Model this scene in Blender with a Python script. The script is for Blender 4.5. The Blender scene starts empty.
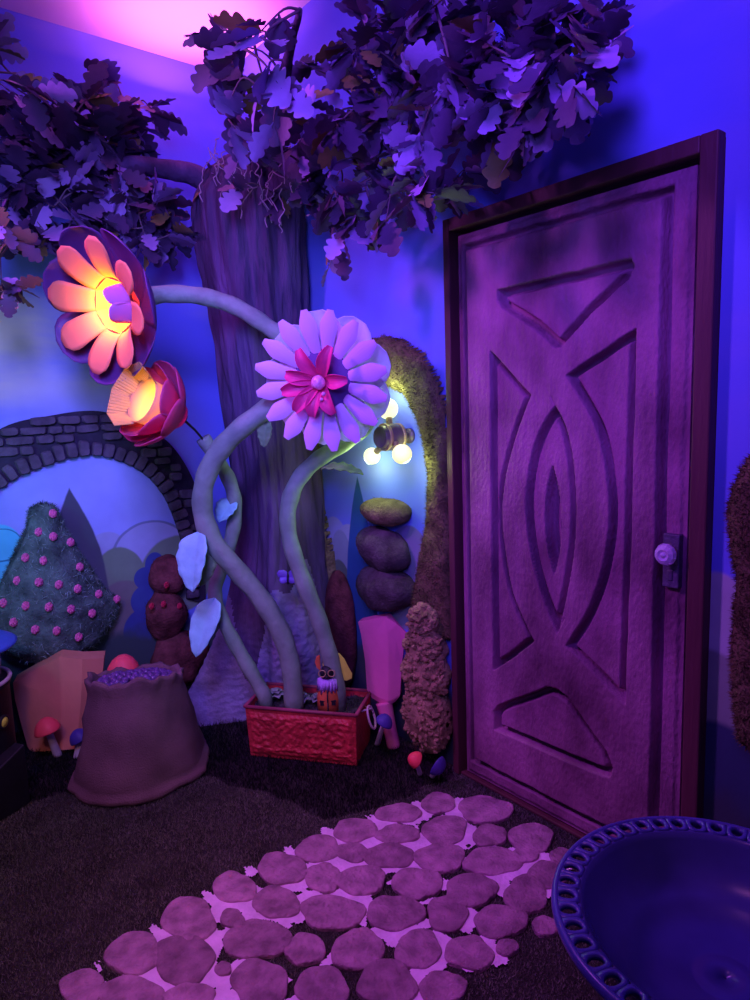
import bpy, bmesh, math, random
import numpy as np
from mathutils import Vector, Matrix, noise

C = bpy.context.scene.collection
random.seed(7); rng = np.random.default_rng(7)
PI = math.pi

# ------------------------------------------------------------------ camera
F, PITCH, ROLL, YAW, H = 680.0, math.radians(7.85), math.radians(2.0), math.radians(38.5), 1.43
FW = Vector((math.sin(YAW)*math.cos(PITCH), math.cos(YAW)*math.cos(PITCH), -math.sin(PITCH)))
r0 = Vector((math.cos(YAW), -math.sin(YAW), 0)); u0 = r0.cross(FW)
RT = r0*math.cos(ROLL) - u0*math.sin(ROLL); UP = u0*math.cos(ROLL) + r0*math.sin(ROLL)
EYE = Vector((0, 0, H))
cam = bpy.data.cameras.new('camera'); cam.sensor_width = 36; cam.lens = F*36/1000; cam.clip_start = 0.02
co = bpy.data.objects.new('camera', cam); C.objects.link(co)
co.matrix_world = Matrix.Translation(EYE) @ Matrix((RT, UP, -FW)).transposed().to_4x4()
bpy.context.scene.camera = co

def ray(x, y): return FW + RT*((x-375)/F) + UP*((500-y)/F)
def at(x, y, d): return EYE + ray(x, y)*d                      # a place seen at pixel x,y at forward distance d
def hit(x, y, ax, v):                                          # ... or on the plane axis = v
    d = ray(x, y); return EYE + d*((v-EYE[ax])/d[ax])
def wx(x, y, v=1.8): return hit(x, y, 0, v)                    # on the door wall
def wy(x, y, v=3.37): return hit(x, y, 1, v)                   # on the back wall
def gz(x, y, v=0.0): return hit(x, y, 2, v)                    # on the ground
def vdir(a, b, c): return (RT*a + UP*b - FW*c).normalized()
def ldir(x, y, a, b, c):                                       # the same, about the line of sight through x,y
    f = ray(x, y).normalized(); r = (RT-f*RT.dot(f)).normalized(); u = r.cross(f); return (r*a+u*b-f*c).normalized()

# ------------------------------------------------------------------ world, lights, exposure
sc = bpy.context.scene
sc.view_settings.view_transform = 'Standard'; sc.view_settings.look = 'None'
sc.view_settings.exposure = 0.0; sc.view_settings.gamma = 1.0; sc.view_settings.use_curve_mapping = False
w = bpy.data.worlds.new('world'); sc.world = w; w.use_nodes = True
w.node_tree.nodes['Background'].inputs[0].default_value = (0.30, 0.16, 1.0, 1)
w.node_tree.nodes['Background'].inputs[1].default_value = 0.10

def aim(o, target):
    o.rotation_euler = (Vector(target)-o.location).to_track_quat('-Z', 'Y').to_euler()
def area(name, loc, target, size, power, col, spread=180):
    l = bpy.data.lights.new(name, 'AREA'); l.shape = 'DISK'; l.size = size; l.energy = power; l.color = col
    l.spread = math.radians(spread)
    o = bpy.data.objects.new(name, l); C.objects.link(o); o.location = loc; aim(o, target); return o
def point(name, loc, power, col, rad=0.03):
    l = bpy.data.lights.new(name, 'POINT'); l.energy = power; l.color = col; l.shadow_soft_size = rad
    o = bpy.data.objects.new(name, l); C.objects.link(o); o.location = loc; return o
def spot(name, loc, target, power, col, ang=60, rad=0.1, blend=0.8):
    l = bpy.data.lights.new(name, 'SPOT'); l.energy = power; l.color = col; l.spot_size = math.radians(ang)
    l.spot_blend = blend; l.shadow_soft_size = rad
    o = bpy.data.objects.new(name, l); C.objects.link(o); o.location = loc; aim(o, target); return o

area('ceiling_uplight', (1.43, 2.99, 2.975), (1.431, 2.991, 3.14), 0.7, 6.5, (1.0, 0.15, 0.84), 170)
area('uplight_wash', (0.5, 2.1, 2.75), (0.52, 2.12, 3.14), 0.9, 5, (0.66, 0.26, 0.95), 140)
area('blue_wash', (0.1, 0.3, 2.7), (1.8, 1.5, 2.1), 0.5, 13, (0.22, 0.05, 1.0), 95)
area('blue_wash_low', (-0.3, 0.1, 1.95), (1.75, 2.6, 1.75), 0.5, 7, (0.17, 0.11, 1.0), 70)
area('blue_wash_left', (0.15, 1.1, 2.3), (1.20, 3.37, 1.2), 0.5, 11, (0.22, 0.18, 1.0), 72)
area('violet_key', (-0.12, 2.50, 2.60), (1.77, 1.25, 1.0), 0.30, 17, (0.56, 0.10, 1.0), 110)
spot('path_light', (0.35, 0.7, 3.0), (0.95, 1.35, 0.0), 78, (1.0, 0.24, 0.94), 42, 0.15, 0.9)
spot('lower_soft_light', (-0.5, 0.6, 2.2), (0.70, 2.55, 0.20), 48, (1.0, 0.46, 0.54), 56, 0.2)
spot('cyan_lamp', (0.10, 2.75, 1.25), (0.62, 3.35, 0.85), 8, (0.14, 0.62, 1.0), 95, 0.06)
spot('left_wall_lamp', (-0.5, 2.1, 1.9), (0.45, 3.37, 1.55), 20, (0.50, 0.78, 0.42), 60, 0.1, 1.0)

# ------------------------------------------------------------------ helpers
def tag(o, label=None, cat=None, group=None, kind=None):
    if label: o['label'] = label
    if cat: o['category'] = cat
    if group: o['group'] = group
    if kind: o['kind'] = kind
    return o
WORIG = {}
def thing(name, loc, label, cat, group=None):
    o = bpy.data.objects.new(name, None); C.objects.link(o); o.location = loc; o.empty_display_size = 0.05
    WORIG[o.name] = Vector(loc); tag(o, label, cat, group); return o
class MB:
    """collects vertices/faces in world space"""
    def __init__(s): s.v = []; s.f = []; s.m = []
    def add(s, vs, fs, mi=0):
        b = len(s.v); s.v += [tuple(p) for p in vs]; s.f += [tuple(i+b for i in f) for f in fs]; s.m += [mi]*len(fs)
    def grid(s, rows, closed_u=False, closed_v=False, mi=0):
        n = len(rows); m = len(rows[0]); fs = []
        for i in range(n if closed_v else n-1):
            for j in range(m if closed_u else m-1):
                a = i*m+j; b = i*m+(j+1) % m; c = ((i+1) % n)*m+(j+1) % m; d = ((i+1) % n)*m+j
                fs.append((a, b, c, d))
        s.add([p for r in rows for p in r], fs, mi)
    def box(s, c, sz, rot=None, mi=0):
        vs = []
        for x in (-.5, .5):
            for y in (-.5, .5):
                for z in (-.5, .5):
                    p = Vector((x*sz[0], y*sz[1], z*sz[2]))
                    if rot: p = rot @ p
                    vs.append(p+Vector(c))
        s.add(vs, [(0, 1, 3, 2), (4, 6, 7, 5), (0, 4, 5, 1), (2, 3, 7, 6), (0, 2, 6, 4), (1, 5, 7, 3)], mi)
    def tube(s, pts, rad, seg=12, mi=0, cap=True, jit=0.0, up=None):
        pts = [Vector(p) for p in pts]; n = len(pts)
        if not hasattr(rad, '__len__'): rad = [rad]*n
        rows = []; t0 = (pts[1]-pts[0]).normalized()
        nrm = t0.orthogonal().normalized(); pt = t0
        for i in range(n):
            t = (pts[min(i+1, n-1)]-pts[max(i-1, 0)]).normalized()
            q = pt.rotation_difference(t); nrm = (q @ nrm).normalized(); pt = t
            bn = t.cross(nrm)
            rows.append([pts[i]+(nrm*math.cos(a)+bn*math.sin(a))*rad[i]*(1+jit*random.uniform(-1, 1)) for a in [2*PI*k/seg for k in range(seg)]])
        b = len(s.v); s.grid(rows, closed_u=True, mi=mi)
        if cap:
            s.f.append(tuple(b+k for k in range(seg-1, -1, -1))); s.m.append(mi)
            s.f.append(tuple(b+(n-1)*seg+k for k in range(seg))); s.m.append(mi)
    def lathe(s, prof, origin, axis=(0, 0, 1), seg=24, mi=0, fn=None):
        ax = Vector(axis).normalized(); e1 = ax.orthogonal().normalized(); e2 = ax.cross(e1); o = Vector(origin)
        rows = []
        for (r, a) in prof:
            row = []
            for k in range(seg):
                th = 2*PI*k/seg; rr = r*(fn(th, a) if fn else 1)
                row.append(o+ax*a+(e1*math.cos(th)+e2*math.sin(th))*max(rr, 1e-4))
            rows.append(row)
        b = len(s.v); s.grid(rows, closed_u=True, mi=mi)
        s.f.append(tuple(b+k for k in range(seg-1, -1, -1))); s.m.append(mi)
        s.f.append(tuple(b+(len(prof)-1)*seg+k for k in range(seg))); s.m.append(mi)
    def blob(s, c, rad, seg=20, rings=12, amp=0.08, freq=6.0, rot=None, mi=0, fn=None):
        c = Vector(c); rows = []
        for i in range(rings+1):
            ph = PI*i/rings; row = []
            for k in range(seg):
                th = 2*PI*k/seg
                d = Vector((math.sin(ph)*math.cos(th), math.sin(ph)*math.sin(th), math.cos(ph)))
                p = Vector((d.x*rad[0], d.y*rad[1], d.z*rad[2]))
                if rot: p = rot @ p
                p = p*(1+amp*noise.noise((c+p)*freq))
                p = c+p
                row.append(fn(p) if fn else p)
            rows.append(row)
        s.grid(rows, closed_u=True, mi=mi)
    def fuzz(s, n, ln, wd, mi=0, up=0.0, nface=None, spread=0.6):
        """short fibres scattered over the faces so far"""
        V = np.array(s.v); fs = s.f[:nface] if nface else list(s.f)
        tri = []
        for f in fs:
            for k in range(1, len(f)-1): tri.append((f[0], f[k], f[k+1]))
        T = np.array(tri); A, B, D = V[T[:, 0]], V[T[:, 1]], V[T[:, 2]]
        N = np.cross(B-A, D-A); ar = np.linalg.norm(N, axis=1); ok = ar > 1e-12
        A, B, D, N, ar = A[ok], B[ok], D[ok], N[ok], ar[ok]
        N = N/ar[:, None]; pick = rng.choice(len(ar), n, p=ar/ar.sum())
        a = rng.random(n); b = rng.random(n); fl = a+b > 1; a[fl] = 1-a[fl]; b[fl] = 1-b[fl]
        P = A[pick]+(B-A)[pick]*a[:, None]+(D-A)[pick]*b[:, None]
        dr = N[pick]+rng.normal(0, spread, (n, 3)); dr[:, 2] += up; dr /= np.linalg.norm(dr, axis=1)[:, None]
        sd = np.cross(dr, rng.normal(0, 1, (n, 3))); sd /= np.linalg.norm(sd, axis=1)[:, None]
        L = ln*rng.uniform(.5, 1.3, n)[:, None]; W = wd*rng.uniform(.6, 1.3, n)[:, None]
        vs = np.stack([P-sd*W, P+sd*W, P+dr*L], axis=1).reshape(-1, 3)
        bb = len(s.v); s.v += [tuple(p) for p in vs]
        s.f += [(bb+3*i, bb+3*i+1, bb+3*i+2) for i in range(n)]; s.m += [mi]*n
    def build(s, name, mats, parent=None, base=None, smooth=True, solid=0, bevel=0, label=None):
        if not isinstance(mats, (list, tuple)): mats = [mats]
        if parent is not None: og = WORIG[parent.name]
        else:
            V = np.array(s.v)
            og = Vector(base) if base is not None else Vector(((V[:, 0].min()+V[:, 0].max())/2, (V[:, 1].min()+V[:, 1].max())/2, V[:, 2].min()))
        me = bpy.data.meshes.new(name)
        me.from_pydata([(p[0]-og[0], p[1]-og[1], p[2]-og[2]) for p in s.v], [], s.f)
        for m in mats: me.materials.append(m)
        me.polygons.foreach_set('material_index', s.m)
        me.polygons.foreach_set('use_smooth', [smooth]*len(s.f))
        me.update()
        o = bpy.data.objects.new(name, me); C.objects.link(o)
        if parent is not None:
            o.parent = parent; WORIG[o.name] = og
        else:
            o.location = og; WORIG[o.name] = og
        if solid:
            md = o.modifiers.new('thickness', 'SOLIDIFY'); md.thickness = solid; md.offset = 0
        if bevel:
            md = o.modifiers.new('bevel', 'BEVEL'); md.width = bevel; md.segments = 2; md.limit_method = 'ANGLE'
        if label: o['label'] = label
        return o

def spline(pts, n=8, closed=False):
    P = [Vector(p) for p in pts]; out = []; N = len(P)
    for i in range(N if closed else N-1):
        if closed: a, b, c, d = P[(i-1) % N], P[i], P[(i+1) % N], P[(i+2) % N]
        else: a, b, c, d = P[max(i-1, 0)], P[i], P[i+1], P[min(i+2, N-1)]
        for k in range(n):
            t = k/n
            out.append(0.5*((2*b)+(c-a)*t+(2*a-5*b+4*c-d)*t*t+(3*b-a-3*c+d)*t**3))
    if not closed: out.append(P[-1])
    return out
def smoothstep(a, b, x):
    t = np.clip((x-a)/(b-a), 0, 1); return t*t*(3-2*t)

# ------------------------------------------------------------------ materials
MATS = {}
def mat(name, col, rough=0.6, var=0.25, scale=8, bump=0.2, bscale=40, spec=0.3, stretch=(1, 1, 1), col2=None, transl=0, emit=None, estr=0, coat=0, detail=4):
    m = bpy.data.materials.new(name); m.use_nodes = True; nt = m.node_tree; N = nt.nodes; L = nt.links
    b = N['Principled BSDF']; b.inputs['Roughness'].default_value = rough; b.inputs['Specular IOR Level'].default_value = spec
    b.inputs['Coat Weight'].default_value = coat
    tc = N.new('ShaderNodeTexCoord'); mp = N.new('ShaderNodeMapping'); mp.inputs['Scale'].default_value = stretch
    L.new(tc.outputs['Object'], mp.inputs[0])
    n1 = N.new('ShaderNodeTexNoise'); n1.inputs['Scale'].default_value = scale; n1.inputs['Detail'].default_value = detail
    L.new(mp.outputs[0], n1.inputs['Vector'])
    rp = N.new('ShaderNodeValToRGB'); rp.color_ramp.elements[0].position = 0.3; rp.color_ramp.elements[1].position = 0.7
    c2 = col2 or [min(1, c*(1+var)) for c in col]
    rp.color_ramp.elements[0].color = tuple(c*(1-var) for c in col)+(1,); rp.color_ramp.elements[1].color = tuple(c2)+(1,)
    L.new(n1.outputs[0], rp.inputs[0]); L.new(rp.outputs[0], b.inputs['Base Color'])
    if bump:
        n2 = N.new('ShaderNodeTexNoise'); n2.inputs['Scale'].default_value = bscale; n2.inputs['Detail'].default_value = 5
        L.new(mp.outputs[0], n2.inputs['Vector'])
        bp = N.new('ShaderNodeBump'); bp.inputs['Strength'].default_value = bump; bp.inputs['Distance'].default_value = 0.01
        L.new(n2.outputs[0], bp.inputs['Height']); L.new(bp.outputs[0], b.inputs['Normal'])
    if transl:
        t = N.new('ShaderNodeBsdfTranslucent'); mx = N.new('ShaderNodeMixShader'); mx.inputs[0].default_value = transl
        L.new(rp.outputs[0], t.inputs[0]); L.new(b.outputs[0], mx.inputs[1]); L.new(t.outputs[0], mx.inputs[2])
        L.new(mx.outputs[0], N['Material Output'].inputs[0])
    if emit:
        b.inputs['Emission Color'].default_value = tuple(emit)+(1,); b.inputs['Emission Strength'].default_value = estr
    MATS[name] = m; return m

M_bark = mat('bark', (0.085, 0.055, 0.11), 0.85, 0.6, 9, 1.0, 60, 0.2, (1, 1, 0.18))
M_root = mat('plaster_bark', (0.22, 0.18, 0.32), 0.8, 0.35, 9, 0.9, 45, 0.25)
M_leaf = mat('oak_leaf', (0.05, 0.036, 0.075), 0.5, 0.5, 3, 0.15, 60, 0.4, col2=(0.13, 0.075, 0.16), transl=0.10)
M_leaf2 = mat('oak_leaf_lit', (0.30, 0.20, 0.40), 0.55, 0.3, 5, 0.15, 60, 0.4)  # lighter leaf copy: lavender light from above put into the colour
M_leaf3 = mat('oak_leaf_olive', (0.24, 0.18, 0.05), 0.55, 0.3, 5, 0.15, 60, 0.4)
M_twig = mat('twig', (0.14, 0.10, 0.11), 0.8)
M_hang = mat('dry_moss', (0.42, 0.33, 0.38), 0.9, 0.3)
M_door = mat('carved_wood', (0.22, 0.08, 0.15), 0.6, 0.5, 5.5, 0.6, 90, 0.15, (1, 1, 0.5), col2=(0.43, 0.18, 0.31), detail=12)
M_casing = mat('dark_casing', (0.10, 0.032, 0.04), 0.55, 0.3, 8, 0.3, 60, 0.3, (1, 1, 0.15))
M_plate = mat('lock_plate', (0.09, 0.07, 0.12), 0.5, 0.4, 25, 0.5, 60)
M_stem = mat('stem_green', (0.21, 0.30, 0.22), 0.7, 0.2, 12, 0.5, 30, 0.3)
M_lf = mat('pale_leaf', (0.30, 0.74, 0.70), 0.6, 0.18, 9, 0.5, 25, 0.3, transl=0.15)
M_lfg = mat('green_leaf', (0.16, 0.30, 0.12), 0.6, 0.25, 9, 0.5, 25, 0.3)
M_lil = mat('lilac_petal', (0.62, 0.42, 0.66), 0.55, 0.05, 5, 0.05, 30, 0.3)
M_white = mat('white_petal', (0.86, 0.92, 0.98), 0.5, 0.05, 5, 0.05, 30, 0.3, transl=0.25)
M_disc = mat('violet_disc', (0.10, 0.05, 0.20), 0.6, 0.2, 9, 0.1, 30)
M_red = mat('crimson_petal', (0.80, 0.05, 0.22), 0.45, 0.1, 9, 0.1, 30, transl=0.1)
M_bead = mat('pink_bead', (0.80, 0.30, 0.50), 0.25, 0.25, 60, 0.2, 120, 0.6)
M_dkpet = mat('plum_petal', (0.09, 0.03, 0.13), 0.5, 0.15, 6, 0.08, 30, 0.4)
M_salmon = mat('salmon_petal', (0.85, 0.30, 0.13), 0.6, 0.05, 6, 0.05, 30, 0.2, transl=0.25)
M_mauve = mat('mauve_petal', (0.42, 0.16, 0.34), 0.6, 0.05, 6, 0.05, 30, 0.2)
M_rose = mat('rose_petal', (0.70, 0.12, 0.27), 0.5, 0.1, 6, 0.05, 30, 0.3, transl=0.5)
M_cream = mat('cream_paper', (0.80, 0.56, 0.20), 0.6, 0.05, 6, 0.0, 30, 0.2, transl=0.5)
M_stripe = mat('ribbed_paper', (0.50, 0.32, 0.11), 0.6, 0.1, 6, 0.0, 30, 0.2, transl=0.2)
M_magenta = mat('magenta_bud', (0.80, 0.05, 0.35), 0.4, 0.1, 6, 0.05, 30, 0.3, transl=0.3)
M_black = mat('black', (0.015, 0.014, 0.02), 0.5, 0.3, 9, 0.2, 50)
M_potred = mat('red_metal', (0.55, 0.04, 0.05), 0.42, 0.25, 14, 0.9, 55, 0.5)
M_rim = mat('pot_rim', (0.30, 0.05, 0.09), 0.45, 0.2, 14, 0.2, 55, 0.4)
M_soil = mat('soil', (0.05, 0.045, 0.05), 0.95, 0.5, 30, 1.0, 60)
M_succ = mat('dusty_leaf', (0.30, 0.33, 0.34), 0.7, 0.25, 20, 0.2, 40)
M_sack = mat('sack_cloth', (0.18, 0.10, 0.11), 0.85, 0.25, 6, 0.5, 180, 0.2)
M_berry = mat('berry', (0.13, 0.05, 0.20), 0.3, 0.4, 40, 0.0, 40, 0.6)
M_orange = mat('salmon_foam', (0.66, 0.24, 0.15), 0.75, 0.15, 4, 0.15, 25, 0.2)
M_pinkf = mat('pink_foam', (0.75, 0.18, 0.36), 0.75, 0.15, 4, 0.15, 25, 0.2)
M_mred = mat('red_cap', (0.95, 0.09, 0.11), 0.5, 0.1, 9, 0.1, 30)
M_mblue = mat('blue_cap', (0.07, 0.05, 0.30), 0.5, 0.2, 9, 0.1, 30)
M_mstem = mat('mushroom_stem', (0.85, 0.72, 0.78), 0.7, 0.2, 14, 0.2, 40)
M_moss = mat('moss', (0.15, 0.12, 0.055), 0.9, 0.5, 14, 0.8, 80, 0.1)
M_mossd = mat('dark_moss', (0.085, 0.072, 0.07), 0.9, 0.5, 14, 0.8, 80, 0.1)
M_strand = mat('pale_strand', (0.26, 0.36, 0.34), 0.9)
M_cone = mat('topiary_green', (0.085, 0.135, 0.115), 0.9, 0.5, 16, 0.8, 80, 0.1)
M_pkrose = mat('pink_rose', (0.80, 0.16, 0.38), 0.6, 0.2, 60, 0.2, 80)
M_maroon = mat('maroon_fuzz', (0.13, 0.035, 0.04), 0.9, 0.5, 16, 0.8, 80, 0.1)
M_redfl = mat('red_flower', (0.50, 0.02, 0.06), 0.6, 0.3, 60)
M_drymoss = mat('brown_moss', (0.34, 0.24, 0.12), 0.9, 0.5, 18, 0.9, 60, 0.1)
M_brick = mat('arch_stone', (0.10, 0.075, 0.11), 0.85, 0.4, 12, 0.8, 45, 0.2)
M_mortar = mat('arch_mortar', (0.035, 0.028, 0.05), 0.9, 0.3, 12, 0.5, 45, 0.2)
M_barrel = mat('barrel_wood', (0.13, 0.085, 0.10), 0.35, 0.3, 12, 0.2, 40, 0.5, (1, 1, 1))
M_brass = mat('brass', (0.45, 0.30, 0.14), 0.3, 0.2, 20, 0.1, 50, 0.6)
M_glow = mat('lit_globe', (0.9, 0.85, 0.6), 0.3, 0.05, 5, 0, 5, 0.3, emit=(1.0, 0.86, 0.30), estr=1.1)
M_glow2 = mat('lit_globe_white', (0.9, 0.85, 0.6), 0.3, 0.05, 5, 0, 5, 0.3, emit=(0.95, 1.0, 0.55), estr=1.1)
M_glow3 = mat('lit_flower_bulb', (0.9, 0.8, 0.4), 0.3, 0.05, 5, 0, 5, 0.3, emit=(1.0, 0.62, 0.10), estr=2.0)
M_fil = mat('filament', (0.9, 0.85, 0.6), 0.3, 0.05, 5, 0, 5, 0.3, emit=(1.0, 0.95, 0.7), estr=4)
M_stone = mat('paving_stone', (0.33, 0.155, 0.26), 0.85, 0.38, 22, 0.9, 90, 0.2, detail=8)
def per_object_tone(m, lo, hi, hue=0.0):
    nt = m.node_tree; b = nt.nodes['Principled BSDF']; src = b.inputs['Base Color'].links[0].from_socket
    oi = nt.nodes.new('ShaderNodeObjectInfo'); mr = nt.nodes.new('ShaderNodeMapRange'); nt.links.new(oi.outputs['Random'], mr.inputs[0]); mr.inputs[3].default_value = lo; mr.inputs[4].default_value = hi
    hs = nt.nodes.new('ShaderNodeHueSaturation'); nt.links.new(src, hs.inputs['Color']); nt.links.new(mr.outputs[0], hs.inputs['Value']); nt.links.new(hs.outputs[0], b.inputs['Base Color'])
per_object_tone(M_stone, 0.75, 1.25)
M_grout = mat('path_mortar', (0.76, 0.46, 0.76), 0.85, 0.15, 20, 0.6, 80, 0.2)
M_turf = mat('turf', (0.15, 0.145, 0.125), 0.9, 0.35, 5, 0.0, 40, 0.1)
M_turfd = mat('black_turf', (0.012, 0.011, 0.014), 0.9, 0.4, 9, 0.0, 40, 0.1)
M_floor = mat('turf_backing', (0.03, 0.026, 0.027), 0.95, 0.4, 9, 0.8, 120, 0.1)
M_bowl = mat('blue_glaze', (0.045, 0.042, 0.22), 0.25, 0.3, 4, 0.08, 14, 0.5, col2=(0.07, 0.065, 0.28))
M_bowlr = mat('blue_glaze_lit_rim', (0.05, 0.045, 0.30), 0.32, 0.3, 4, 0.08, 14, 0.5, col2=(0.08, 0.075, 0.38))  # bowl glaze made brighter: the light the rim catches is in the colour
M_bluetop = mat('blue_plate', (0.05, 0.12, 0.55), 0.4, 0.2, 6)
M_yellow = mat('yellow', (0.95, 0.90, 0.10), 0.5, 0.15, 20)
M_lav = mat('lavender_cloth', (0.50, 0.30, 0.75), 0.7, 0.2, 40)
M_coat = mat('orange_coat', (0.62, 0.14, 0.05), 0.6, 0.2, 20)
M_violetb = mat('violet_wing', (0.20, 0.10, 0.55), 0.5, 0.2, 20)
M_twist = mat('pink_twist', (0.60, 0.42, 0.50), 0.5, 0.2, 20)
M_ceil = mat('ceiling_paint', (0.80, 0.72, 0.80), 0.9, 0.03, 2, 0.0, 40, 0.1)

def glass_mat():
    m = bpy.data.materials.new('cut_glass'); m.use_nodes = True; b = m.node_tree.nodes['Principled BSDF']
    b.inputs['Base Color'].default_value = (0.85, 0.75, 1, 1); b.inputs['Roughness'].default_value = 0.08
    b.inputs['Transmission Weight'].default_value = 0.45; b.inputs['Specular IOR Level'].default_value = 0.8
    return m
M_glass = glass_mat()

def mural(name, axis, shapes, sky, cloud, cloudpos, ground_z):
    """painted scenery: sky with clouds, then rounded bushes and hills laid over it; axis 0 -> coordinates (X,Z), 1 -> (Y,Z)"""
    m = bpy.data.materials.new(name); m.use_nodes = True; nt = m.node_tree; N = nt.nodes; L = nt.links
    b = N['Principled BSDF']; b.inputs['Roughness'].default_value = 0.8; b.inputs['Specular IOR Level'].default_value = 0.15
    tc = N.new('ShaderNodeTexCoord'); sp = N.new('ShaderNodeSeparateXYZ'); L.new(tc.outputs['Object'], sp.inputs[0])
    U = sp.outputs[axis]; Z = sp.outputs[2]
    def mth(op, a, b_=None):
        n = N.new('ShaderNodeMath'); n.operation = op
        for i, v in enumerate((a, b_)):
            if v is None: continue
            if isinstance(v, (int, float)): n.inputs[i].default_value = v
            else: L.new(v, n.inputs[i])
        return n.outputs[0]
    def mix(fac, a, c):
        n = N.new('ShaderNodeMix'); n.data_type = 'RGBA'; L.new(fac, n.inputs[0])
        if isinstance(a, tuple): n.inputs[6].default_value = a+(1,)
        else: L.new(a, n.inputs[6])
        if isinstance(c, tuple): n.inputs[7].default_value = c+(1,)
        else: L.new(c, n.inputs[7])
        return n.outputs[2]
    def rng_(v, lo, hi, a=0.0, c=1.0):
        n = N.new('ShaderNodeMapRange'); n.interpolation_type = 'SMOOTHSTEP'; L.new(v, n.inputs[0])
        n.inputs[1].default_value = lo; n.inputs[2].default_value = hi; n.inputs[3].default_value = a; n.inputs[4].default_value = c
        return n.outputs[0]
    mp = N.new('ShaderNodeMapping'); mp.inputs['Scale'].default_value = (1.1, 1.1, 3.2); L.new(tc.outputs['Object'], mp.inputs[0])
    ns = N.new('ShaderNodeTexNoise'); ns.inputs['Scale'].default_value = 1.3; ns.inputs['Detail'].default_value = 2; L.new(mp.outputs[0], ns.inputs[0])
    fac = rng_(ns.outputs[0], 0.45, 0.72)
    col = mix(fac, sky, tuple(s*.8+c*.2 for s, c in zip(sky, cloud)))
    for (cu, cz, ru, rz, k) in cloudpos:
        du = mth('DIVIDE', mth('SUBTRACT', U, cu), ru); dz = mth('DIVIDE', mth('SUBTRACT', Z, cz), rz)
        d = mth('SQRT', mth('ADD', mth('MULTIPLY', du, du), mth('MULTIPLY', dz, dz)))
        nn = N.new('ShaderNodeTexNoise'); nn.inputs['Scale'].default_value = 5; L.new(mp.outputs[0], nn.inputs[0])
        d2 = mth('ADD', d, mth('MULTIPLY', nn.outputs[0], 0.5))
        col = mix(mth('MULTIPLY', rng_(d2, 0.3, 1.25, 1, 0), k), col, cloud)
    n3 = N.new('ShaderNodeTexNoise'); n3.inputs['Scale'].default_value = 7; n3.inputs['Detail'].default_value = 5; L.new(tc.outputs['Object'], n3.inputs[0])
    wob = mth('MULTIPLY', mth('SUBTRACT', n3.outputs[0], 0.5), 0.10)
    for (cu, cz, ru, rz, c, kind) in shapes:
        du = mth('DIVIDE', mth('SUBTRACT', U, cu), ru); dz = mth('DIVIDE', mth('SUBTRACT', Z, cz), rz)
        if kind == 'ogive': d = mth('ADD', mth('ABSOLUTE', du), mth('MULTIPLY', dz, dz))
        else: d = mth('SQRT', mth('ADD', mth('MULTIPLY', du, du), mth('MULTIPLY', dz, dz)))
        d = mth('ADD', d, wob)
        if kind == 'line':
            col = mix(mth('MULTIPLY', rng_(mth('ABSOLUTE', mth('SUBTRACT', d, 1.0)), 0.02, 0.05, 1, 0), 0.7), col, c)
        else:
            if kind == 'soft': f = rng_(d, 0.5, 1.15, 0.85, 0)
            else: f = rng_(d, 0.96, 1.03, 1, 0)
            cc = mix(n3.outputs[0], tuple(x*.75 for x in c), tuple(min(1, x*1.3) for x in c))
            col = mix(f, col, cc)
    zz = mth('ADD', Z, mth('MULTIPLY', wob, 2.0))
    col = mix(rng_(zz, ground_z-0.06, ground_z+0.05, 1, 0), col, (0.05, 0.075, 0.085))
    L.new(col, b.inputs['Base Color'])
    bp = N.new('ShaderNodeBump'); bp.inputs['Strength'].default_value = 0.12; bp.inputs['Distance'].default_value = 0.005
    n4 = N.new('ShaderNodeTexNoise'); n4.inputs['Scale'].default_value = 60; L.new(tc.outputs['Object'], n4.inputs[0]); L.new(n4.outputs[0], bp.inputs['Height'])
    L.new(bp.outputs[0], b.inputs['Normal'])
    return m

# painted shapes, given by centre and half-size on the wall
def shp(fn, ax, x, y, rx, ry, c, kind='fill'):
    p = fn(x, y); q = fn(x+rx, y); t = fn(x, y-ry)
    return (p[ax], p[2], abs(q[ax]-p[ax]), abs(t[2]-p[2]), c, kind)
SKY = (0.16, 0.24, 0.80)
GRN = (0.17, 0.24, 0.17); GRN2 = (0.12, 0.17, 0.13); PALE = (0.34, 0.38, 0.62); DKB = (0.045, 0.07, 0.26)
backshapes = [
    shp(wy, 0, 95, 470, 120, 120, (0.36, 0.42, 0.88), 'soft'),
    shp(wy, 0, 152, 552, 36, 31, PALE), shp(wy, 0, 108, 560, 24, 28, PALE),
    shp(wy, 0, 152, 552, 36, 31, (0.12, 0.16, 0.22), 'line'),
    shp(wy, 0, 178, 575, 36, 40, GRN), shp(wy, 0, 120, 580, 26, 33, GRN),
    shp(wy, 0, 125, 625, 34, 45, (0.17, 0.16, 0.16)),
    shp(wy, 0, 2, 560, 26, 36, (0.10, 0.60, 0.75)), shp(wy, 0, 2, 545, 20, 16, (0.02, 0.10, 0.2), 'line'),
    shp(wy, 0, 6, 575, 24, 14, (0.02, 0.10, 0.2), 'line'),
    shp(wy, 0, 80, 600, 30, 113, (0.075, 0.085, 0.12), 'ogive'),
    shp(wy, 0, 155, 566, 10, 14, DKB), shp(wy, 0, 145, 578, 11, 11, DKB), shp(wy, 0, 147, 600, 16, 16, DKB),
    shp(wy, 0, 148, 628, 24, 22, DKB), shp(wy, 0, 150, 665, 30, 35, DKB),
]
def shr(x, y, rx, ry, c, kind='fill'): return shp(wx, 1, x, y, rx, ry, c, kind)
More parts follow.
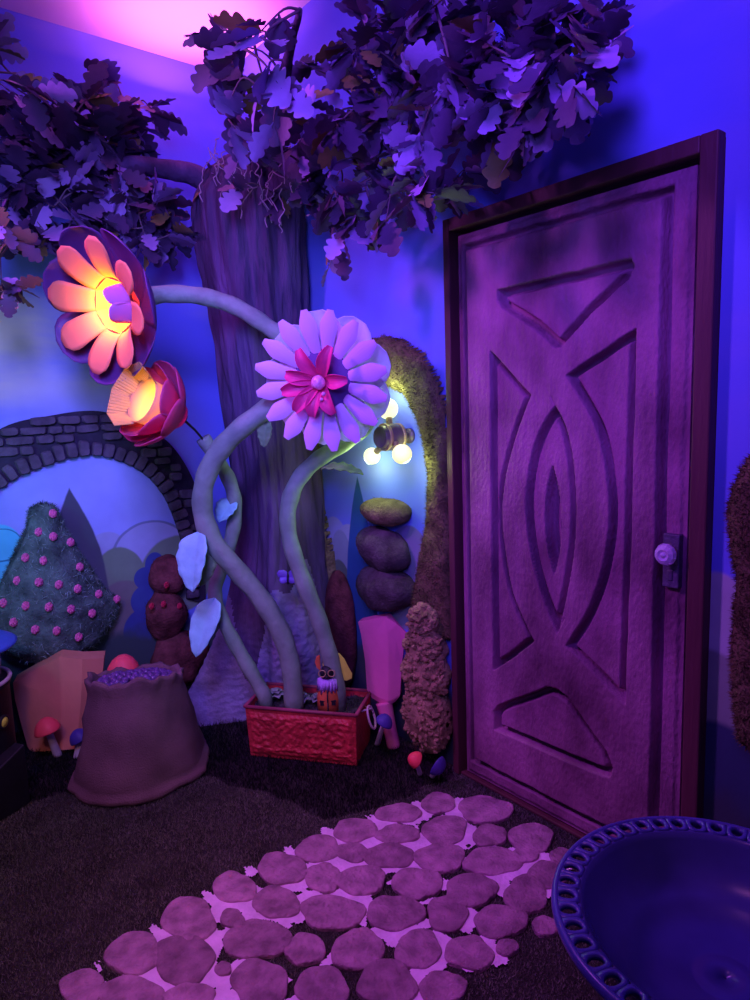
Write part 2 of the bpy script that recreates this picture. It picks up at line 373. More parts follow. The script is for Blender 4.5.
sideshapes = [
    shr(335, 545, 14, 28, PALE), shr(350, 550, 14, 26, (0.38, 0.42, 0.55)),
    shr(410, 560, 22, 34, (0.20, 0.22, 0.34)), shr(342, 570, 12, 40, (0.28, 0.34, 0.40)), shr(340, 590, 12, 30, GRN2),
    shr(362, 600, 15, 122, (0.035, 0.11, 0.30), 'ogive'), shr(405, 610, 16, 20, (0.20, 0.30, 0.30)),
    shr(716, 665, 44, 94, (0.42, 0.55, 0.50)), shr(708, 740, 60, 92, (0.24, 0.34, 0.26)), shr(720, 830, 90, 108, (0.04, 0.07, 0.12)),
]
cl_back = [(0.55, 1.80, 0.62, 0.30, 0.9), (0.75, 1.55, 0.7, 0.13, 0.9)]
pc = wx(415, 285)
cl_side = [(pc[1], pc[2], 0.22, 0.14, 0.35), (0.5, 2.3, 0.5, 0.3, 0.25), (1.0, 2.5, 0.5, 0.12, 0.2)]
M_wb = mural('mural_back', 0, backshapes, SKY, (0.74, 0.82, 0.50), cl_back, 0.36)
M_ws = mural('mural_side', 1, sideshapes, SKY, (0.42, 0.34, 0.75), cl_side, 0.33)

# ------------------------------------------------------------------ room shell
def structure(name, boxes, m):
    b = MB()
    for c, s in boxes: b.box(c, s)
    o = b.build(name, m, base=(0, 0, 0), smooth=False); o['kind'] = 'structure'; return o
structure('floor', [((0.1, 1.2, -0.05), (3.6, 4.5, 0.1))], M_floor)
structure('ceiling', [((0.1, 1.2, 3.19), (3.6, 4.5, 0.1))], M_ceil)
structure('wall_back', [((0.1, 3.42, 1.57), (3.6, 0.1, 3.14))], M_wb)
structure('wall_right', [((1.85, 2.5825, 1.57), (0.1, 1.635, 3.14)), ((1.85, -0.085, 1.57), (0.1, 1.83, 3.14)), ((1.85, 1.2975, 2.597), (0.1, 0.935, 1.086))], M_ws)

# ------------------------------------------------------------------ door (carved leaf in a dark casing)
Y0 = 1.784
def dpt(u, v, x): return (x, Y0-u, v)
door = thing('door_1', (1.785, Y0-0.48, 0.0), None, None); door['kind'] = 'structure'
fr = MB()
XF = 1.763
def dbox(b, u0_, u1_, z0, z1, x0, x1):
    b.box(((x0+x1)/2, Y0-(u0_+u1_)/2, (z0+z1)/2), (x1-x0, u1_-u0_, z1-z0))
dbox(fr, 0.0, 0.030, 0.0, 2.067, XF, 1.90); dbox(fr, 0.907, 0.953, 0.0, 2.067, XF, 1.90)
dbox(fr, 0.030, 0.907, 2.024, 2.067, XF, 1.90)
dbox(fr, 0.030, 0.907, 0.0, 0.012, XF+0.01, 1.90)
fo = fr.build('casing', M_casing, door, smooth=False, bevel=0.004)
def sdf(poly, U, V):
    P = np.array(poly); n = len(P); d = np.full(U.shape, 1e9); ins = np.zeros(U.shape, bool)
    for i in range(n):
        a, b = P[i], P[(i+1) % n]; e = b-a
        wu, wv = U-a[0], V-a[1]; t = np.clip((wu*e[0]+wv*e[1])/(e@e+1e-12), 0, 1)
        d = np.minimum(d, (wu-e[0]*t)**2+(wv-e[1]*t)**2)
        cnd = ((a[1] <= V) != (b[1] <= V)); xx = a[0]+(V-a[1])*e[0]/(e[1] if abs(e[1]) > 1e-9 else 1e-9)
        ins ^= cnd & (U < xx)
    d = np.sqrt(d); return np.where(ins, d, -d)               # positive inside
def cur(pts, n=6): return [(p[0], p[1]) for p in spline([(a, b, 0) for a, b in pts], n)]
us = np.linspace(0.050, 0.890, 250); vs = np.linspace(0.018, 2.006, 560)
UU, VV = np.meshgrid(us, vs)
NZ = np.array([[noise.noise((u*14, v*3.0, 0.0)) for u in us] for v in vs])
NF = np.array([[noise.noise((u*90, v*9.0, 5.0)) for u in us] for v in vs])
Uw = UU+NZ*0.0035; Vw = VV+np.roll(NZ, 17, axis=1)*0.0035
D = np.zeros_like(UU)
# outer moulding strip, groove, raised field
sx = np.minimum(np.minimum(Uw-0.0885, 0.820-Uw), np.minimum(1.960-Vw, Vw-0.082))
D += 0.042*np.exp(-(sx/0.0110)**4)+0.012*smoothstep(0.0, -0.02, sx)
D += 0.006*smoothstep(0.022, 0.010, np.minimum(np.minimum(Uw-0.048, 0.892-Uw), np.minimum(2.008-Vw, Vw-0.014)))
def panel(poly, depth=0.046, inner=0.008, w0=0.010, w1=0.022):
    s = sdf(poly, Uw, Vw); ins = s > -0.004
    p = smoothstep(-0.003, 0.004, s)*depth - (depth-inner)*smoothstep(w0, w1, s)
    global D
    D = np.where(ins, np.maximum(D, p), D)
panel([(0.242, 1.795), (0.719, 1.806), (0.728, 1.785), (0.715, 1.755), (0.600, 1.680), (0.490, 1.590), (0.470, 1.590), (0.380, 1.665), (0.262, 1.735), (0.244, 1.760)], w0=0.016, w1=0.030)
Lc = cur([(0.376, 1.448), (0.322, 1.34), (0.270, 1.19), (0.252, 1.05), (0.264, 0.92), (0.300, 0.77), (0.383, 0.630)])
panel([(0.206, 1.600)]+Lc+[(0.300, 0.55), (0.206, 0.475)], w0=0.013, w1=0.024)
Rc = cur([(0.516, 0.646), (0.592, 0.780), (0.640, 0.91), (0.664, 1.06), (0.655, 1.20), (0.615, 1.35), (0.512, 1.501)])
panel([(0.738, 1.618), (0.732, 1.0), (0.723, 0.520), (0.60, 0.60)]+Rc, w0=0.013, w1=0.024)
V1 = cur([(0.469, 1.412), (0.420, 1.345), (0.378, 1.24), (0.356, 1.10), (0.372, 0.945), (0.418, 0.80), (0.480, 0.682)])
V2 = cur([(0.480, 0.682), (0.512, 0.80), (0.540, 0.96), (0.548, 1.10), (0.536, 1.24), (0.508, 1.345), (0.469, 1.412)])
panel(V1+V2[1:-1], w0=0.013, w1=0.026)
S1 = cur([(0.456, 1.225), (0.436, 1.15), (0.428, 1.055), (0.438, 0.95), (0.462, 0.868)]); S2 = cur([(0.462, 0.868), (0.482, 0.95), (0.488, 1.05), (0.480, 1.14), (0.456, 1.225)])
panel(S1+S2[1:-1], depth=0.052, inner=0.045, w0=0.020, w1=0.03)
panel([(0.206, 0.318), (0.228, 0.350), (0.440, 0.482), (0.475, 0.488), (0.519, 0.474), (0.661, 0.345), (0.682, 0.300), (0.676, 0.266), (0.639, 0.258), (0.207, 0.250)], w0=0.014, w1=0.028)
# centre line where the two bands cross
def line(a, b, wd, dp):
    global D
    a = np.array(a); b = np.array(b); e = b-a
    t = np.clip(((UU-a[0])*e[0]+(VV-a[1])*e[1])/(e@e), 0, 1); d = np.hypot(UU-a[0]-e[0]*t, VV-a[1]-e[1]*t)
    D = np.maximum(D, dp*np.exp(-(d/wd)**2))
line((0.480, 0.682), (0.505, 0.735), 0.003, 0.006)
line((0.469, 1.412), (0.455, 1.44), 0.003, 0.005)
D += NZ*0.0012+NF*0.0006
XL = 1.772
leafm = MB()
rows = [[dpt(us[j], vs[i], XL+D[i, j]) for j in range(len(us))] for i in range(len(vs))]
leafm.grid(rows)
# edges of the leaf back to the wall
nb = len(us)
def skirt(seq):
    leafm.grid([[p for p in seq], [(1.88, p[1], p[2]) for p in seq]])
skirt([r[0] for r in rows]); skirt([r[-1] for r in rows][::-1]); skirt(rows[0][::-1]); skirt(rows[-1])
leafm.build('leaf', M_door, door)
pl = MB(); dbox(pl, 0.834, 0.880, 0.905, 1.055, XL-0.004, XL+0.030); dbox(pl, 0.848, 0.864, 0.925, 0.955, XL-0.007, XL+0.004)
pl.build('lock_plate', M_plate, door, smooth=False, bevel=0.003)
kb = MB(); kc = Vector(dpt(0.857, 1.003, XL-.003))
kb.lathe([(0.012, 0.0), (0.020, 0.004), (0.009, 0.008), (0.009, 0.015)], kc, (-1, 0, 0), 20)
kn = kb.build('knob', M_brass, door)
kg = MB(); kg.lathe([(0.010, 0.013), (0.026, 0.018), (0.031, 0.028), (0.027, 0.038), (0.016, 0.045), (0.009, 0.042), (0.003, 0.046)], kc, (-1, 0, 0), 12)
kg.build('knob_glass', M_glass, kn, smooth=False)

# ------------------------------------------------------------------ path of round stones
ST = [(438,800,16,10),(485,806,27,12),(399,810,22,9),(398,831,22,9),(445,827,22,14),(489.5,832,17,10),(531,834,23,13),(389,852.5,24,12),(440,854,24,14),(492.6,857.5,27,14),(525,851.5,14,8),(561.5,852.5,13,7),(547,870.7,18,13),(361,876.5,24,14),(417,879,24,15),(471,886,26,15),(526,890,22,17),(395,908.7,27,17),(447,909.7,21,16),(500.7,917,27,15),(546,922,14,9),(418,945,22,19),(469,948.7,24,16),(507,943.6,11,8),(358,945,26,19),(442.5,983,24,15),(387,979,29,22),(318,845.4,21,13),(355,827,22,11),(352,849,16,9),(282,865,24,15),(323,874,17,14),(234,884,21,15),(276,898.6,23,15),(332,908,32,16),(188.5,915,27,20),(232,915,12,9),(257,935,33,18),(305,945,19,15),(133,949,27,20),(183.5,955,30,23),(259.5,979,28,23),(322,983,27,20),(82,983,22,17),(131,989,32,16),(190,994,26,14),(223,965,8,7),(224,1015,20,16),(350,1022,24,18),(412,1022,22,18),(290,1024,24,18)]
path = thing('stone_path', gz(400, 890), 'winding path of round violet stones set in pale mortar, leading to the carved door', 'path')
SG = []
for i, (cx, cy, rx, ry) in enumerate(ST):
    c = gz(cx, cy, 0.02); e1 = gz(cx+rx*1.04, cy, 0.02)-c; e2 = gz(cx, cy-ry*1.04, 0.02)-c
    random.seed(100+i); sb = MB(); n = 40; rows = []
    ph = [random.uniform(0, 6.28) for _ in range(3)]
    def outline(s, z, jit=1.0):
        row = []
        for k in range(n):
            a = 2*PI*k/n; rr = s*(1+0.05*math.sin(2*a+ph[0])+0.05*math.sin(3*a+ph[1])+0.035*math.sin(5*a+ph[2])+0.05*noise.noise((math.cos(a)*2.5, math.sin(a)*2.5, i*7.3)))
            p = c+(e1*math.cos(a)+e2*math.sin(a))*rr
            row.append((p[0], p[1], z+0.0035*noise.noise((p[0]*45, p[1]*45, i))*(z > .01)))
        return row
    rows = [outline(0.99, 0.0), outline(1.0, 0.008), outline(0.985, 0.0115), outline(0.95, 0.0128), outline(0.85, 0.0132), outline(0.7, 0.0134), outline(0.5, 0.0136), outline(0.25, 0.0136), outline(0.02, 0.0136)]
    sb.grid(rows, closed_u=True); sb.f.append(tuple(range(len(rows)*n-n, len(rows)*n))); sb.m.append(0)
    sb.build('paving_stone', M_stone, path)
    E = np.array([[e1[0], e2[0]], [e1[1], e2[1]]]); SG.append((np.array([c[0], c[1]]), np.linalg.inv(E), max(e1.length, e2.length)))
def stone_dist(P):
    """distance-like measure outside the nearest stone (metres)"""
    d = np.full(len(P), 9.0)
    for c, Ei, r in SG:
        q = (P-c)@Ei.T; l = np.hypot(q[:, 0], q[:, 1]); d = np.minimum(d, (l-1)*r)
    return d
gs = 0.005
gx = np.arange(0.0, 1.76, gs); gy = np.arange(0.75, 1.95, gs)
GX, GY = np.meshgrid(gx, gy); P2 = np.stack([GX.ravel(), GY.ravel()], 1); SD = stone_dist(P2).reshape(GX.shape)
GN = np.array([[noise.noise((x*7.5, y*7.5, 3.3))+0.5*noise.noise((x*22, y*22, 1.0)) for x in gx] for y in gy])
MASK = (SD < 0.026+0.015*GN) & (GN+0.22*(GX-0.9)+0.10*(GY-1.4) > -0.09)
# keep mortar between at least two stones: count neighbours
cnt = np.zeros(GX.shape)
for c, Ei, r in SG:
    q = (P2-c)@Ei.T; cnt += ((np.hypot(q[:, 0], q[:, 1])-1)*r < 0.040).reshape(GX.shape)
MASK &= cnt >= 2
MASK &= GX < 1.735
gm = MB(); idx = -np.ones(GX.shape, int)
fs = []; vsx = []
def gv(i, j):
    if idx[i, j] < 0:
        idx[i, j] = len(vsx); vsx.append((gx[j]+random.uniform(-.002, .002), gy[i]+random.uniform(-.002, .002), max(0.003, 0.0065+0.004*GN[i, j])))
    return idx[i, j]
for i in range(len(gy)-1):
    for j in range(len(gx)-1):
        if MASK[i, j] and SD[i, j] > -0.03: fs.append((gv(i, j), gv(i, j+1), gv(i+1, j+1), gv(i+1, j)))
gm.add(vsx, fs); gm.build('mortar', M_grout, path, label='pale mauve mortar between the stones')

# ------------------------------------------------------------------ turf (short artificial grass) and the darker bed along the walls
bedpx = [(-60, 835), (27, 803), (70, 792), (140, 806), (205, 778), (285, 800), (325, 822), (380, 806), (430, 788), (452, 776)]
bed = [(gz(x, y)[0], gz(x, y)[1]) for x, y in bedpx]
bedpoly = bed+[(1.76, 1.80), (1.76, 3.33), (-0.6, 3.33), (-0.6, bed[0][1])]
def blades(n, region, ln, seed):
    r = np.random.default_rng(seed); P = np.stack([r.uniform(-0.6, 1.79, n), r.uniform(0.0, 3.35, n)], 1)
    # only the part of the floor in or near the view
    fd = P[:, 0]*FW[0]+P[:, 1]*FW[1]; sd_ = P[:, 0]*RT[0]+P[:, 1]*RT[1]
    ok = (fd > 0.55) & (np.abs(sd_) < 0.75*fd+0.25)
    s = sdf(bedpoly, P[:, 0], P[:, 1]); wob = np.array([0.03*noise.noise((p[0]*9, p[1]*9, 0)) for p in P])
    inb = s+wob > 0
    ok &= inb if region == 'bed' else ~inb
    P = P[ok]; sd2 = stone_dist(P); keep = sd2 > 0.0
    gi = np.clip(((P[:, 1]-gy[0])/gs).astype(int), 0, len(gy)-1); gj = np.clip(((P[:, 0]-gx[0])/gs).astype(int), 0, len(gx)-1)
    inside = (P[:, 0] > gx[0]) & (P[:, 0] < gx[-1]) & (P[:, 1] > gy[0]) & (P[:, 1] < gy[-1])
    keep &= ~(inside & MASK[gi, gj]); P = P[keep]; n = len(P)
    base = np.concatenate([P, np.zeros((n, 1))], 1); a = r.uniform(0, 2*PI, n); w_ = (0.0017 if region == 'bed' else 0.0012)*r.uniform(.7, 1.4, n)
    sdv = np.stack([np.cos(a)*w_, np.sin(a)*w_, np.zeros(n)], 1)
    tip = base+np.stack([r.normal(0, .4, n), r.normal(0, .4, n), np.ones(n)], 1)*(ln*r.uniform(.5, 1.3, n))[:, None]
    b = MB(); vv = np.stack([base-sdv, base+sdv, tip], 1).reshape(-1, 3)
    b.v = [tuple(p) for p in vv]; b.f = [(3*i, 3*i+1, 3*i+2) for i in range(n)]; b.m = [0]*n
    return b
tb = blades(520000, 'lawn', 0.008, 1).build('turf', M_turf, base=(0, 0, 0))
tag(tb, 'short grey brown artificial turf covering the floor beside the stone path', 'turf', kind='stuff')
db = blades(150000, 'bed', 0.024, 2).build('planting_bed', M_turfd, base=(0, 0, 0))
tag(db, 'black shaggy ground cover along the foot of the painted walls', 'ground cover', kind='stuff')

# ------------------------------------------------------------------ stone arch on the back wall
arch = MB()
YA = 3.366
inner = spline([(wy(x, y, 3.33)[0], 0, wy(x, y, 3.33)[2]) for x, y in [(-62, 640), (-50, 580), (-28, 525), (0, 490), (40, 468), (95, 455), (140, 470), (165, 495), (180, 530), (187, 560), (189, 600)]], 10)
outer = spline([(wy(x, y, 3.33)[0], 0, wy(x, y, 3.33)[2]) for x, y in [(-105, 650), (-92, 560), (-60, 480), (0, 430), (50, 416), (100, 411), (140, 424), (172, 444), (195, 480), (204, 520), (208, 605)]], 10)
n = len(inner)
# mortar backing
rows = [[(inner[i][0], YA-0.012, inner[i][2]) for i in range(n)], [(outer[i][0], YA-0.012, outer[i][2]) for i in range(n)]]
arch.grid(rows, mi=1)
arch.grid([[(p[0], YA+0.002, p[2]) for p in inner], [(p[0], YA-0.012, p[2]) for p in inner]], mi=1)
arch.grid([[(p[0], YA-0.012, p[2]) for p in outer], [(p[0], YA+0.002, p[2]) for p in outer]], mi=1)
def brick(cx, cz, wd, ht, ang, dep):
    rows = []
    for (s, y) in ((1.0, -0.008), (1.0, -dep*0.7), (0.86, -dep)):
        row = []
        for k in range(12):
            a = 2*PI*(k+.5)/12; ca, sa = math.cos(a), math.sin(a)
            ex = math.copysign(abs(ca)**0.45, ca)*wd/2*s; ez = math.copysign(abs(sa)**0.45, sa)*ht/2*s
            X = cx+ex*math.cos(ang)-ez*math.sin(ang); Z = cz+ex*math.sin(ang)+ez*math.cos(ang)
            j = 0.004*noise.noise((X*40, Z*40, 2)); row.append((X+j, YA+y-0.3*j, Z+j))
        rows.append(row)
    b = len(arch.v); arch.grid(rows, closed_u=True); arch.f.append(tuple(b+24+k for k in range(12))); arch.m.append(0)
random.seed(5)
# soldier course along the inner edge
acc = 0; L_ = 0.0; last = inner[0]; step = 0.052
lens = [0]
for i in range(1, n): lens.append(lens[-1]+(Vector(inner[i])-Vector(inner[i-1])).length)
tot = lens[-1]; k = int(tot/step)
inn2 = np.array([(p[0], p[2]) for p in inner]); out2 = np.array([(p[0], p[2]) for p in outer])
for q in range(k):
    s = (q+.5)*tot/k; i = int(np.searchsorted(lens, s))-1; i = max(0, min(n-2, i)); t = (s-lens[i])/(lens[i+1]-lens[i])
    p = inn2[i]*(1-t)+inn2[i+1]*t; o = out2[i]*(1-t)+out2[i+1]*t; tn = inn2[i+1]-inn2[i]; ang = math.atan2(tn[1], tn[0])
    nr = np.array([-math.sin(ang), math.cos(ang)]); hh = random.uniform(0.062, 0.078)
    c = p+nr*(hh/2-0.004)
    brick(c[0], c[1], step*random.uniform(.82, .92), hh, ang+random.uniform(-.06, .06), random.uniform(0.03, 0.042))
# coursed rubble above
z = 0.40
pin = [(p[0], p[1]) for p in inn2]; pout = [(p[0], p[1]) for p in out2]
ringp = pin+pout[::-1]
while z < 1.46:
    ht = random.uniform(0.036, 0.055); x = 0.05+random.uniform(0, .08)
    while x < 1.6:
        wd = random.uniform(0.055, 0.13); cx, cz = x+wd/2, z+ht/2
        dd = sdf(ringp, np.array([cx, cx-wd*.3, cx+wd*.3]), np.array([cz]*3))
        di = np.min(np.hypot(inn2[:, 0]-cx, inn2[:, 1]-cz))
        if dd[0] > 0.012 and dd.min() > -0.012 and di > 0.085:
            brick(cx, cz, wd*.93, ht*.88, random.uniform(-.05, .05), random.uniform(0.026, 0.042))
        x += wd
    z += ht
ao = arch.build('stone_arch', [M_brick, M_mortar], smooth=False)
tag(ao, 'dark rubble stone arch in relief on the painted back wall', 'stone arch')

# ------------------------------------------------------------------ cone topiary with pink roses
def relief(name, poly, wallfn, ax, depth, m, label, cat, nf, ln, wd_, nu=40, nv=40, cone=True, mats=None, lump=0.02, parent_thing=True, flat=False):
    pass
th = thing('cone_topiary', wy(48, 652, 3.25), 'shaggy green cone shaped topiary dotted with pink roses under the stone arch', 'topiary')
cb = MB(); rows = []
left = spline([Vector((x, y, 0)) for x, y in [(32, 509), (28, 530), (15, 560), (0, 590), (-12, 620), (-8, 645), (20, 660)]], 6)
right = spline([Vector((x, y, 0)) for x, y in [(56, 509), (66, 530), (85, 560), (105, 590), (119, 603), (105, 635), (70, 660)]], 6)
nrow = len(left); top = wy(45, 504, 3.30)
rows.append([tuple(top)]*17)
for i in range(nrow):
    a = wy(left[i][0], left[i][1], 3.31); b = wy(right[i][0], right[i][1], 3.31); row = []
    for k in range(17):
        t = k/16; p = a*(1-t)+b*t; w_ = (b-a).length
        p = Vector(p); p.y -= math.sin(PI*t)**0.7*min(0.14, w_*0.32)
        nn = noise.noise(p*11)*0.02; p.y -= nn; p.z += nn*.6
        row.append(tuple(p))
    rows.append(row)
cb.grid(rows)
cb.grid([[(p[0], 3.366, p[2]) for p in [r[0] for r in rows]], [r[0] for r in rows]]); cb.grid([[r[-1] for r in rows], [(p[0], 3.366, p[2]) for p in [r[-1] for r in rows]]])
cb.grid([rows[-1], [(p[0], 3.366, p[2]) for p in rows[-1]]])
cb.fuzz(16000, 0.018, 0.0016, spread=0.7)
cb.fuzz(2600, 0.030, 0.0012, mi=1, nface=(nrow)*16, spread=1.6)
foliage = cb.build('foliage', [M_cone, M_strand], th)
from mathutils.bvhtree import BVHTree
def on_mesh(b, x, y, nf):
    tr = BVHTree.FromPolygons([Vector(v) for v in b.v], [f for f in b.f[:nf]])
    h_ = tr.ray_cast(EYE, ray(x, y).normalized()); return h_[0], h_[1]
nsurf = (len(rows)-1)*16
def rosette(c, nrm, r, seed, name, m, parent):
    random.seed(seed); b = MB(); nrm = Vector(nrm).normalized(); e1 = nrm.orthogonal().normalized(); e2 = nrm.cross(e1)
    for layer, (rr, hh, np_) in enumerate(((1.0, 0.25, 6), (0.7, 0.5, 5), (0.4, 0.7, 4))):
        for k in range(np_):
            a = 2*PI*k/np_+layer*.5+random.uniform(-.15, .15); d = e1*math.cos(a)+e2*math.sin(a); t = nrm.cross(d)
            ww = r*rr*0.75
            o = c+nrm*r*0.1
            rws = [[o+t*ww*.3*q for q in (-1, 0, 1)], [o+d*r*rr*.6+nrm*r*hh*.7+t*ww*q+nrm*abs(q)*r*.15 for q in (-1, 0, 1)], [o+d*r*rr+nrm*r*hh+t*ww*.55*q for q in (-1, 0, 1)]]
            b.grid(rws)
    b.blob(c+nrm*r*0.35, (r*.35,)*3, 8, 6, 0)
    return b.build(name, m, parent, solid=0.0012)
RZ = [(138,145),(100,195),(139,207),(186,222),(64,264),(113,272),(211,289),(259,297),(42,326),(100,330),(154,337),(205,348),(262,362),(311,376),(5,386),(65,394),(127,397),(187,403),(244,414),(32,438),(90,458),(148,461),(208,478)]
tree_ = BVHTree.FromPolygons([Vector(v) for v in cb.v], [f for f in cb.f[:nsurf]])
for i, (x, y) in enumerate(RZ):
    h_ = tree_.ray_cast(EYE, ray(x/2.703, 460+y/2.703).normalized())
    if h_[0] is None: continue
    nn = (Vector((0.35, -1, 0.1))).normalized()
    rosette(h_[0]+nn*0.008, nn, 0.019, i, 'rose', M_pkrose, th)

# ------------------------------------------------------------------ maroon topiary of three balls
def clampwall(p):
    return Vector((min(p.x, 1.796), min(p.y, 3.366), p.z))
def balls(name, spec, mats, label, cat, wallax, nf, ln, wd_, partname='ball', amp=0.22):
    cs = []
    for (x, y, rx, ry, dep) in spec:
        v = 3.34 if wallax == 1 else 1.77
        p = hit(x, y, wallax, v); q = hit(x, y-ry, wallax, v); rz = abs(q[2]-p[2])
        q = hit(x+rx, y, wallax, v); rh = abs(q[1-wallax]-p[1-wallax]); cs.append((p, rh, rz, dep))
    zmin = min(c[0][2]-c[2] for c in cs); b0 = cs[-1][0]
    t = thing(name, (b0[0], b0[1], zmin), label, cat)
    for i, (p, rh, rz, dep) in enumerate(cs):
        b = MB(); rad = (rh, dep, rz) if wallax == 1 else (dep, rh, rz)
        b.blob(p, rad, 32, 22, amp, 11, fn=clampwall)
        b.fuzz(nf, ln, wd_)
        b.v = [tuple(clampwall(Vector(v))) for v in b.v]
        b.build(partname, mats[i % len(mats)], t)
    return t, cs
mt, mcs = balls('ball_topiary', [(168, 577, 17, 21, .08), (166, 613, 19, 26, .09), (180, 658, 27, 28, .10)], [M_maroon], 'dark maroon three ball topiary with red flowers between the sack and the trunk', 'topiary', 1, 4500, 0.02, 0.0015)
for i, (x, y) in enumerate([(166, 585), (151, 606), (163, 604), (179, 606)]):
    p = wy(x, y, 3.255); rosette(Vector(p), (0.3, -1, 0.1), 0.016, 60+i, 'flower', M_redfl, mt)
balls('stacked_topiary', [(385, 512, 24, 14, .07), (384, 550, 25, 23, .08), (385, 588, 27, 23, .09)], [M_moss, M_mossd, M_mossd], 'mossy topiary of three stacked balls on the wall below the barrel lamp', 'topiary', 0, 5000, 0.012, 0.0014)
balls('egg_topiary', [(340, 630, 14, 58, .06)], [M_maroon], 'tall red brown egg shaped bush between the trunk and the pink prop', 'topiary', 0, 5000, 0.010, 0.0012, 'foliage', 0.05)

# ------------------------------------------------------------------ mossy relief panels on the door wall
def mosspanel(name, px, label, thick, holes=None, nf=14000, m=M_moss, inner=None):
    """solid slab of the given outline (pixels on the door wall), rounded and covered in fibres"""
    b = MB(); P = [wx(x, y, 1.79) for x, y in px]; P2_ = [(p[1], p[2]) for p in P]
    a = np.array(P2_); lo, hi = a.min(0), a.max(0); st = 0.010
    ny = int((hi[0]-lo[0])/st)+2; nz = int((hi[1]-lo[1])/st)+2
    ys = lo[0]+np.arange(ny)*st-st/2; zs = lo[1]+np.arange(nz)*st-st/2
    Yg, Zg = np.meshgrid(ys, zs); S = sdf(P2_, Yg.ravel(), Zg.ravel()).reshape(Yg.shape)
    ok = S > -st*0.2; ids = {}
    vs_ = []; fs_ = []
    def vid(i, j):
        if (i, j) not in ids:
            s = max(S[i, j], 0); y, z = ys[j], zs[i]
            d = thick*math.sqrt(max(0.0, 1-(1-min(s/0.05, 1))**2))*(0.85+0.3*noise.noise((y*9, z*9, 1)))
            yy, zz = y, z
            if S[i, j] < st*.6:                     # pull border vertices onto the outline
                e = 0.004; g = np.array([sdf(P2_, np.array([y+e, y-e]), np.array([z, z])), sdf(P2_, np.array([y, y]), np.array([z+e, z-e]))])
                gr = np.array([g[0][0]-g[0][1], g[1][0]-g[1][1]]); L0 = np.linalg.norm(gr)
                if L0 > 0: yy -= gr[0]/L0*S[i, j]; zz -= gr[1]/L0*S[i, j]; d = 0.0
            ids[(i, j)] = len(vs_); vs_.append((1.799-d-0.001, yy, zz))
        return ids[(i, j)]
    for i in range(nz-1):
        for j in range(ny-1):
            if ok[i, j] and ok[i+1, j] and ok[i, j+1] and ok[i+1, j+1]:
                fs_.append((vid(i, j), vid(i+1, j), vid(i+1, j+1), vid(i, j+1)))
    b.add(vs_, fs_)
    b.fuzz(nf, 0.014, 0.0015)
    b.v = [(min(v[0], 1.799), v[1], max(v[2], 0.005)) for v in b.v]
    o = b.build(name, m); return o
outl = [(455, 640), (452, 470), (449, 410), (438, 376), (424, 353), (405, 340), (385, 335), (362, 340), (340, 360), (322, 400), (312, 450), (308, 520), (306, 640),
        (336, 645), (337, 600), (333, 552), (325, 515), (318, 485), (322, 445), (338, 412), (362, 392), (388, 386), (406, 396), (418, 418), (425, 445), (429, 480), (428, 512), (421, 550), (415, 590), (412, 640)]
o = mosspanel('mossy_arch', outl, '', 0.05, nf=16000); tag(o, 'tall moss covered archway in relief around the barrel lamp', 'moss arch')
outl2 = [(752, 452), (741, 466), (733, 485), (727, 512), (729, 545), (736, 575), (733, 610), (730, 650), (732, 700), (738, 738), (752, 750), (800, 790), (850, 760), (858, 700), (846, 600), (860, 540), (845, 470), (800, 425)]
o = mosspanel('moss_topiary', outl2, '', 0.05, nf=12000, m=M_moss); tag(o, 'dark moss topiary in relief on the wall right of the door', 'topiary')

# ------------------------------------------------------------------ brown dried-moss topiary on the floor by the door casing
hb = (1.750, 1.905, 0.05)
hg = thing('moss_tower', hb, 'crinkled brown moss tower of stacked tufts beside the left edge of the door casing', 'topiary')
def zof(y):
    return min(np.linspace(0, 2, 1001), key=lambda z: abs((lambda v: 500-F*(v.dot(UP))/(v.dot(FW)))(Vector((hb[0], hb[1], z))-EYE)-y))
for (y, r, ry) in ((714, 0.118, 36), (672, 0.110, 28), (646, 0.090, 20), (620, 0.064, 16)):
    b = MB(); zc = zof(y); rz = abs(zof(y-ry)-zc); c0 = Vector((hb[0], hb[1], zc)); dx = min(r, 0.075)
    b.blob(c0, (dx, r, rz), 30, 20, 0.15, 20)
    random.seed(int(y))
    for q in range(190):
        d = Vector((-abs(random.gauss(0, 1)), random.gauss(0, 1), random.gauss(0, 1))).normalized()
        p = c0+Vector((d.x*dx, d.y*r, d.z*rz)); e = random.uniform(.009, .018)
        rt_ = Matrix.Rotation(random.uniform(0, 6.28), 3, d)
        b.blob(p, (e, e*.75, e*.55), 8, 6, 0.9, 60, rot=rt_)
    b.v = [(min(v[0], 1.797), max(v[1], 1.791), max(v[2], 0.004)) for v in b.v]
    b.build('tuft', M_drymoss, hg, smooth=False)

